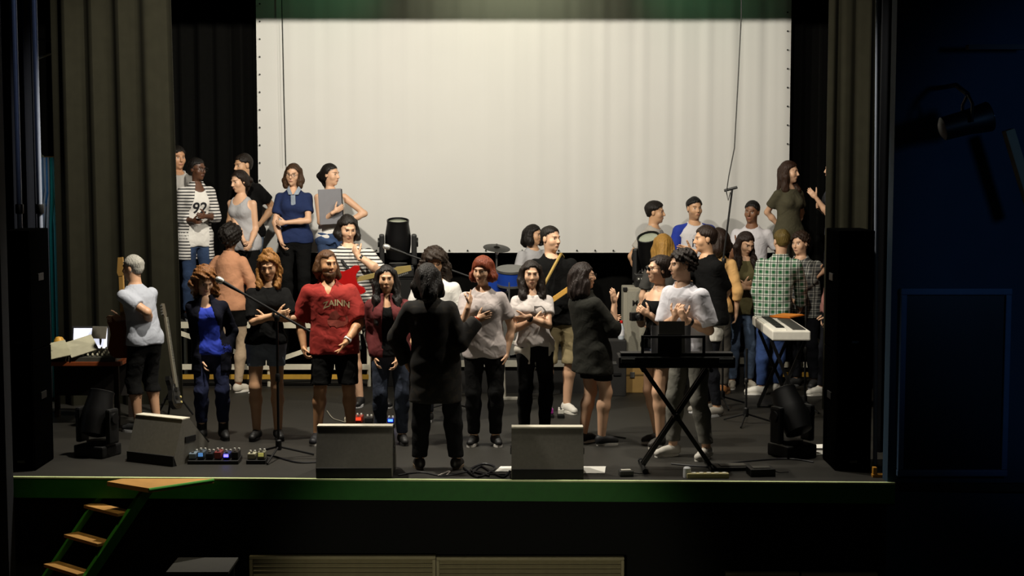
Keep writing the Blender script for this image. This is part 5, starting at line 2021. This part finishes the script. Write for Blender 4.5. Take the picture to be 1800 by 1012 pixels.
for k in range(3):
    a = .5 + k * 2.09
    MB().tube([(0, .06, .3), (.2 * math.cos(a), .06 + .2 * math.sin(a), .012)], .010, 8).build('leg', DARKMETAL, gs)
MB().tube([(0, .06, .28), (0, .1, .62)], .012, 8).build('post', DARKMETAL, gs)
MB().tube([(-.08, -.06, .14), (-.08, .06, .18), (.08, .06, .18), (.08, -.06, .14)], .009, 8).build('cradle', DARKMETAL, gs)

# ---- front left
b2 = person('curly-haired girl in bright blue top and dark open cardigan', (360, 467), 8, foot=(374, 772), skin=SKL, head=(22, 34, 0), fwd=.04, g=.92,
            arms=dict(R=dict(w=(357, 640, -.06), e=(340, 580, .05), curl=.5), L=dict(w=(398, 622, .06), e=(402, 570, .08), curl=.5)),
            wear=[top(mat('#1f36a8', .8, bump=.3, var=.1), sl=0, nk='scoop', hem=.50, n='blue_top', off=.012), top(mat('#14151f', .95, bump=.3, spec=.1), sl=1.95, hem=.40, open=.085, nk='', n='cardigan', off=.016, fit=.4, flare=.0),
                  pants(mat('#1a2140', .95, bump=.3, var=.3), wide=.08, len=.10)], hair=dict(t='curlylong', c='#6a4320', v=.012, len=.0, front=0), shoes=('#101010', '#101010', 1))
person('woman with black afro hair and salmon sweater seen from behind', (405, 391), 155, foot=(408, 688), skin='#7a5236', head=(20, 6, 0), brow='#120c08',
       arms=dict(R=dict(w=(432, 522, .15), e=(438, 500, 0)), L=dict(w=(385, 520, .2))),
       wear=[top(mat('#c08a68', .9, bump=.3, var=.1), sl=1.35, hem=.50, n='sweater', off=.02, fit=.9), shorts(BLK, len=.40, wide=.5), pants(mat('#b09a80', .9, bump=.3), n='leggings', wr=.001, off=.004, len=.06, wide=0)],
       hair=dict(t='afro', c='#15100c', pad=.04, v=.01), shoes=('#cfc8b8', '#e8e4da'))
b4 = person('girl with curly bun, black top and pale denim shorts, arms folded', (472, 432), 5, foot=(470, 772), skin=SK, head=(-5, 20, 0),
            arms=dict(R=dict(w=(487, 552, -.20), e=(436, 548, -.08), curl=.6, hd=(505, 550, -.2)), L=dict(w=(468, 558, -.17), e=(512, 545, -.08), curl=.6, hd=(450, 560, -.17))),
            wear=[top(BLK, sl=.85, hem=.52, fit=.5), shorts(DENIM, len=.40, wide=.5, off=.014)], hair=dict(t='curlylong', c='#7a5224', v=.004, pad=.06, len=.06, bun=(0, .02, .125), bs=.95, na=.006), shoes=('#141414', '#141414'))
band(b4, 'R', '#111111', .92)
b5 = person('stocky bearded man with long hair in red printed T-shirt', (575, 438), 6, foot=(590, 776), sex='m', g=1.08, skin='#c29068', head=(28, 4, 0),
            arms=dict(R=dict(w=(534, 610, -.06), e=(528, 560, .05), curl=.75), L=dict(w=(610, 598, -.2), e=(645, 560, .02), curl=.35, hd=(592, 625, -.24), point=True)),
            feet=dict(R=(-.16, .04), L=(.14, .02)),
            wear=[top(mat('#92261f', .9, bump=.3, var=.1), sl=.85, hem=.47, nk='v', fit=1.0, off=.02, loose=.012), shorts(BLK, len=.31, wide=.9, off=.03)],
            hair=dict(t='long', c='#4a2f18', v=.006, len=-.01, beard=.012, front=0), shoes=('#16161a', '#d0ccc4'))
print_on(b5['t_shirt'], 'ZAINN', .075, b5['neck'] - .20, .02, '#b8a880', .03, sx=1.0)
emblem(b5, .02, b5['neck'] - .32, .085, '#7a3226', 2)
wt = band(b5, 'L', '#c9c9c9', .96, .036, 'wrist_watch', .012)
person('girl with long black hair in open maroon jacket and jeans', (679, 465), 2, foot=(688, 780), skin=SK, head=(3, 4, 0),
       arms=dict(R=dict(w=(660, 628, -.04), e=(655, 580, .05), curl=.5), L=dict(w=(698, 632, -.12), e=(714, 580, .05), curl=.6)),
       wear=[top(BLK, sl=0, nk='scoop', hem=.50, n='black_top'), top(mat('#5e1f20', .85, bump=.3, var=.15), sl=1.8, hem=.50, open=.06, nk='', n='jacket', off=.024), pants(mat('#2a3140', .95, bump=.3, var=.3), wide=.15)],
       hair=dict(t='long', c='#120d0a', v=.008, len=.26), shoes=('#1a1a1a', '#2a2a2a'))

# ---- conductor and the one behind her
b7 = person('conductor in long dark coat with back turned, arm stretched to the right', (752, 462), 180, foot=(766, 824), skin=SK, head=(-10, 6, 0), g=1.12,
            arms=dict(R=dict(w=(838, 562, .05), e=(815, 590, -.02), curl=.2, point=True, hd=(890, 540, .03)), L=dict(w=(716, 640, .05), e=(708, 590, .05), curl=.5)),
            feet=dict(R=(.165 * -1, 0), L=(.13, 0)),
            wear=[top(blotch('#120e09', '#221b10', 11, .55), sl=1.85, hem=.335, nk='high', n='coat', off=.03, fit=1.0, flare=.015), pants(BLK, wide=.5, off=.018)],
            hair=dict(t='bob', c='#1a1410', v=.012, len=.0, na=.006), shoes=('#17120f', '#6a5a48'))
band(b7, 'R', '#c8501e', .97, .034, 'bracelet', .018)
band(b7, 'R', '#b8b0a0', .86, .037, 'bracelet', .010)
person('person with big dark curly hair and white T-shirt behind the conductor', (764, 434), 0, base=(772, 2.5, 0), sex='m', skin=SK, head=(5, 20, 0),
       wear=[top(WHITE, sl=.7, hem=.50), pants(DARKJ)], hair=dict(t='curlylong', c='#2a2018', v=.028, len=.02, pad=.03, front=0), shoes=('#1a1a1a', '#bbbbbb'))

# ---- centre
b9 = person('girl with short reddish hair and grey-white T-shirt, finger at her lips', (848, 449), 0, foot=(852, 782), skin=SKL, head=(-22, 10, 0), g=1.1,
            arms=dict(R=dict(w=(824, 535, -.20), e=(808, 585, -.06), curl=.8, point=True, hd=(833, 503, -.16)), L=dict(w=(890, 622, -.02), e=(897, 575, .03), curl=.5)),
            wear=[top(mat('#b3a9a6', .9, bump=.3, var=.06), sl=.62, hem=.475, fit=1.0, off=.016), pants(BLK, wide=.25)], hair=dict(t='bob', c='#6a2e16', v=.010, len=-.06, line=.035), shoes=('#121212', '#d8d4cc'))
b10 = person('girl with long dark hair and white T-shirt, arms crossed', (934, 457), 12, foot=(940, 770), skin=SKL, head=(-8, 6, 0),
             arms=dict(R=dict(w=(938, 562, -.18), e=(898, 560, -.05), curl=.6, hd=(952, 562, -.16)), L=dict(w=(926, 557, -.23), e=(978, 560, -.03), curl=.6, hd=(908, 562, -.22))),
             wear=[top(mat('#c4bcb8', .9, bump=.3, var=.05), sl=.55, hem=.53, fit=.6), pants(BLK, wide=.2), dict(k='tied', m=mat('#c9c2b6', .9, bump=.3), n='tied_cardigan', z=(.38, .545), open=(.02, .085))],
             hair=dict(t='long', c='#1a120d', v=.010, len=.10), shoes=('#141414', '#888888'))
emblem(b10, .0, b10['neck'] - .19, .075, '#6a6460', 5)
band(b10, 'L', '#101010', .85)
b11 = person('tall guitarist with cropped hair, black T-shirt and khaki shorts', (968, 396), 12, foot=(985, 724), sex='m', skin=SKL, head=(35, 2, 0),
             arms=dict(L=dict(w=(1012, 508, -.25), e=(1018, 530, 0), curl=.8), R=dict(w=(950, 545, -.22), e=(945, 520, .0), curl=.6)),
             feet=dict(R=(-.16, -.02), L=(.06, .02)),
             wear=[top(BLK, sl=.7, hem=.48, fit=.9, off=.018), shorts(mat('#857858', .9, bump=.3, var=.15), len=.27, wide=.8, off=.025)], hair=dict(t='short', c='#1a1510', v=.007, line=.066), shoes=('#cfcbc2', '#e2ded4'))
g11 = guitar(P(946, 545, 2.83), P(1030, 487, 2.83), (0.1, -1, .1), '#141414', 'guitar with pale wooden neck held by the cropped-hair guitarist', '#c99a4a', s=.95, board='#b98a42')
yb = b11['root'].location.y
add_strap(g11, [P(990, 452, yb + .12), P(986, 446, yb), P(977, 462, yb - .15), P(962, 490, yb - .2), P(946, 520, yb - .23), P(936, 545, yb - .25)], '#a58a4a')
b12 = person('drummer with dark hair and grey T-shirt seated behind the guitarist', (938, 394), 40, base=(936, 5.2, .36), sex='m', skin=SK, head=(25, 5, 0), sit=.55,
             arms=dict(R=dict(w=(915, 490, -.35), e=(908, 480, -.05), curl=.8), L=dict(w=(960, 490, -.3))), feet=dict(L=(.18, .42), R=(-.18, .42)),
             wear=[top(LGREY, sl=.6, hem=.40), pants(DARKJ)], hair=dict(t='bob', c='#15100c', v=.012, len=-.04), shoes=('#1a1a1a', '#999999'))

# ---- right of centre
b13 = person('woman in dark blazer seen from behind, raising one hand', (1026, 460), 118, foot=(1042, 780), skin=SKL, head=(-15, 0, 0), g=1.15,
             arms=dict(R=dict(w=(1080, 532, -.1), e=(1095, 575, -.1), curl=.25, hd=(1076, 500, -.12), flip=True), L=dict(w=(1068, 560, .35))),
             feet=dict(R=(-.10, .03), L=(.08, -.05)),
             wear=[top(mat('#242420', .9, bump=.3, var=.15, spec=.15), sl=1.15, hem=.40, n='blazer', nk='high', off=.03, fit=1.0, flare=.02), shorts(BLK, len=.36, wide=.7, off=.018)],
             hair=dict(t='long', c='#1d120d', v=.012, len=.02, front=0, na=.006), shoes=('#1a1a1c', '#cfcbc2'))
glasses(b13)
b14 = person('laughing girl in sunglasses and black strapless top, hair tied up', (1158, 446), -55, foot=(1156, 781), skin=SKL, head=(-15, 0, 0),
             arms=dict(R=dict(w=(1122, 552, .02), e=(1135, 545, .2), curl=.7), L=dict(w=(1140, 553, -.12), e=(1188, 548, -.1), curl=.7)),
             feet=dict(R=(-.06, -.05), L=(.10, .06)),
             wear=[top(BLK, sl=0, nk='strapless', hem=.52, n='strapless_top', off=.012, fit=.3), shorts(mat('#51586a', .95, bump=.3, var=.3), len=.42, wide=.7, off=.016)],
             hair=dict(t='bun', c='#1f140d', v=.010, pad=.02, bun=(0, .07, .075), na=.006), shoes=('#33302c', '#cfcac0'))
glasses(b14, True)
q = P(1119, 556, b14['root'].location.y - .06)
cm = empty('camera', q, .4, 'small dark camera in the hands of the girl in sunglasses', 'camera')
cm.name = 'hand_camera'
MB().box((0, 0, 0), (.12, .05, .075), None, .008).build('body', BLACKPLASTIC, cm)
MB().lathe([(.03, 0), (.03, .05), (.026, .052)], (0, -.02, 0), Matrix.Rotation(R_(90), 3, 'X'), 14).build('lens', mat('#1a1a1c', .2), cm)
b15 = person('boy with curly dark hair and white T-shirt clasping hands behind keyboard', (1199, 437), -48, foot=(1212, 801), sex='m', skin=SKL, head=(-30, 4, 0), g=.98,
             arms=dict(R=dict(w=(1186, 558, -.12), e=(1168, 590, .05), curl=.8, hd=(1196, 536, -.16)), L=dict(w=(1203, 561, -.2), e=(1250, 588, -.12), curl=.8, hd=(1193, 538, -.2))),
             feet=dict(R=(-.10, .10), L=(.17, -.02)),
             wear=[top(mat('#d5d3da', .9, bump=.3, var=.05), sl=.8, hem=.47, fit=1.0, off=.018, loose=.016), pants(mat('#6a6860', .95, bump=.3, var=.15), wide=.35, off=.016, len=.075)],
             hair=dict(t='curly', c='#1d140e', v=.014, pad=.02), shoes=('#cdc8be', '#e4e0d6'))
band(b15, 'L', '#141414', .75)
person('man in black T-shirt with raised hand behind the white T-shirt boy', (1240, 396), -70, base=(1250, 2.95, 0), sex='m', skin=SK, head=(-15, 4, 0), g=1.08,
       arms=dict(L=dict(w=(1252, 552, -.12), e=(1275, 500, -.05), curl=.5), R=dict(w=(1216, 442, .0), e=(1212, 500, .1), curl=.2, hd=(1196, 436, .0))),
       wear=[top(BLK, sl=.8, hem=.49, fit=.9, off=.016), shorts(mat('#c9c5bb', .9, bump=.3), len=.40, wide=.7, off=.015), pants(DARKJ, wr=.001, off=.004, n='leggings', wide=.1)], hair=dict(t='short', c='#231710', v=.012), shoes=('#8a857c', '#cccccc'))
person('girl with straight blonde hair seen from behind below the screen', (1166, 410), 172, base=(1172, 4.0, 0), skin=SKL, head=(0, 4, 0),
       wear=[top(mat('#3c3b38', .9, bump=.3), sl=.7, hem=.5), pants(DARKJ)], hair=dict(t='long', c='#8f6a2e', v=.010, len=.06, front=0), shoes=('#222222', '#aaaaaa'))
person('girl with brown hair and tan top seen from behind the tall stand', (1264, 400), 165, base=(1258, 4.3, 0), g=.88, skin=SKL, head=(15, 6, 0),
       wear=[top(mat('#d0a468', .9, bump=.3, var=.08), sl=1.3, hem=.50, nk='scoop', n='tan_top', off=.016), pants(mat('#3a3630', .9, bump=.3), wide=.2)], hair=dict(t='bob', c='#25170e', v=.012, len=-.02), shoes=('#8a5a30', '#a07850'))
b19 = person('girl with long dark hair and olive T-shirt looking down, arms crossed', (1310, 406), 5, foot=(1302, 682), skin=SKL, head=(22, 28, 0), fwd=.03,
             arms=dict(R=dict(w=(1306, 500, -.2), e=(1276, 500, -.05), curl=.6, hd=(1322, 498, -.18)), L=dict(w=(1312, 506, -.2), e=(1340, 490, -.05), curl=.6)),
             wear=[top(mat('#5e5838', .9, bump=.3, var=.08), sl=.6, hem=.48, fit=.6), pants(mat('#4a5a72', .95, bump=.3, var=.25), wide=.2)], hair=dict(t='long', c='#20130d', v=.008, len=.16), shoes=('#b8b0a0', '#d8d4ca'))
band(b19, 'R', '#151515', .95)
b20 = person('young man in green plaid shirt and blue jeans seen from behind', (1374, 402), 165, foot=(1356, 692), sex='m', skin=SKL, head=(25, 4, 0),
             arms=dict(L=dict(w=(1340, 552, .05), e=(1330, 500, .0)), R=dict(w=(1408, 540, .25), e=(1412, 500, .1))),
             wear=[top(plaid('#c9cfc4', '#1f5a34', '#0c1c14', .07), sl=1.9, hem=.45, n='plaid_shirt', off=.022, fit=1.0), pants(mat('#2b4170', .95, bump=.3, var=.25, scale=30), wide=.2)],
             hair=dict(t='short', c='#5a4a22', v=.008), shoes=('#e0dcd2', '#efece4'), feet=dict(R=(-.05, .1), L=(.10, -.08, '', 105)))
person('boy in dark grey plaid shirt facing left near the right stack', (1407, 407), -38, base=(1416, 4.78, 0), sex='m', skin=SKL, head=(-8, 6, 0),
       arms=dict(L=dict(w=(1440, 482, -.12), e=(1424, 510, -.15), curl=.5), R=dict(w=(1398, 530, -.05))),
       wear=[top(plaid('#a8a8a0', '#3a3c3e', '#101214', .065), sl=1.7, hem=.46, n='plaid_shirt', off=.022, fit=1.0), pants(DARKJ)], hair=dict(t='curly', c='#2a1c12', v=.010), shoes=('#333333', '#999999'))

# ---- before the screen at right
person('young man in grey T-shirt standing before the screen, facing right', (1152, 353), 60, base=(1140, 5.3, .3), sex='m', skin=SK, head=(15, 3, 0),
       arms=dict(R=dict(w=(1126, 486, -.1), e=(1112, 445, -.1), curl=.5)), wear=[top(mat('#a9a49c', .9, bump=.3, var=.06), sl=.6, hem=.5), pants(DARKJ)], hair=dict(t='short', c='#17110c', v=.016), shoes=('#222222', '#aaaaaa'))
b23 = person('young man in white T-shirt with blue sleeves before the screen', (1221, 346), 10, base=(1222, 5.3, .3), sex='m', skin=SK, head=(8, 2, 0), g=1.05,
             wear=[top(mat('#d0cdd0', .9, bump=.3, var=.04), sl=.12, hem=.5, n='t_shirt', off=.012), top(mat('#22389c', .9, bump=.3), sl=.75, n='raglan_sleeves', off=.016, raglan=True, hem=.7, nk='round')], hair=dict(t='short', c='#0f0c0a', v=.012), shoes=('#222222', '#aaaaaa'), beard=('#3a2a20', .35))
print_on(b23['t_shirt'], 'N', .13, b23['neck'] - .22, -.03, '#1c2238', name='lettering', bold=False)
b24 = person('young man in plain white T-shirt with hand on his chest', (1322, 352), -18, base=(1322, 5.3, .3), sex='m', skin='#7d563c', head=(-10, 6, 4),
             arms=dict(R=dict(w=(1297, 432, -.22), e=(1287, 460, -.05), curl=.7, hd=(1307, 415, -.22)), L=dict(w=(1345, 470, -.05))),
             wear=[top(mat('#cfccd0', .9, bump=.3, var=.04), sl=.6, hem=.5), pants(DARKJ)], hair=dict(t='short', c='#0e0b09', v=.009), shoes=('#222222', '#aaaaaa'), brow='#120c08')
person('woman with long wavy brown hair in olive T-shirt on the right riser', (1388, 282), 28, base=(1386, 5.2, .8), skin=SKL, head=(35, 4, 0),
       arms=dict(R=dict(w=(1372, 400, .15), e=(1355, 375, .1)), L=dict(w=(1400, 400, .1))),
       wear=[top(mat('#45412f', .9, bump=.3, var=.12), sl=.6, hem=.48), pants(mat('#2d2a1e', .95, bump=.3), wide=.3)], hair=dict(t='long', c='#2f1d12', v=.010, len=.12, na=.005), shoes=('#222222', '#222222'))
person('woman half hidden by the right curtain pointing to the left', (1466, 278), -78, base=(1470, 5.2, .8), skin=SKL, head=(0, 0, 0),
       arms=dict(L=dict(w=(1434, 347, -.1), e=(1466, 375, -.1), curl=.3, hd=(1420, 332, -.1)), R=dict(w=(1440, 365, .1), curl=.5)),
       wear=[top(mat('#2c2d33', .9, bump=.3), sl=.7, hem=.5), pants(DARKJ)], hair=dict(t='pony', c='#2a1a10', v=.006, len=.05), shoes=('#222222', '#222222'))
person('keyboard player hidden behind the right stack, hand on white piano', (1478, 402), -85, base=(1464, 4.3, 0), sex='m', skin=SKL, head=(0, 8, 0),
       arms=dict(L=dict(w=(1452, 578, -.15), e=(1480, 560, -.1), curl=.4), R=dict(w=(1448, 570, .1), curl=.4)), feet=dict(L=(.10, .13), R=(-.1, -.05)),
       wear=[top(mat('#9a6a62', .9, bump=.3), sl=.6, hem=.5), pants(DARKJ)], hair=dict(t='short', c='#17110c', v=.010), shoes=('#d4d0c6', '#e4e0d6'))
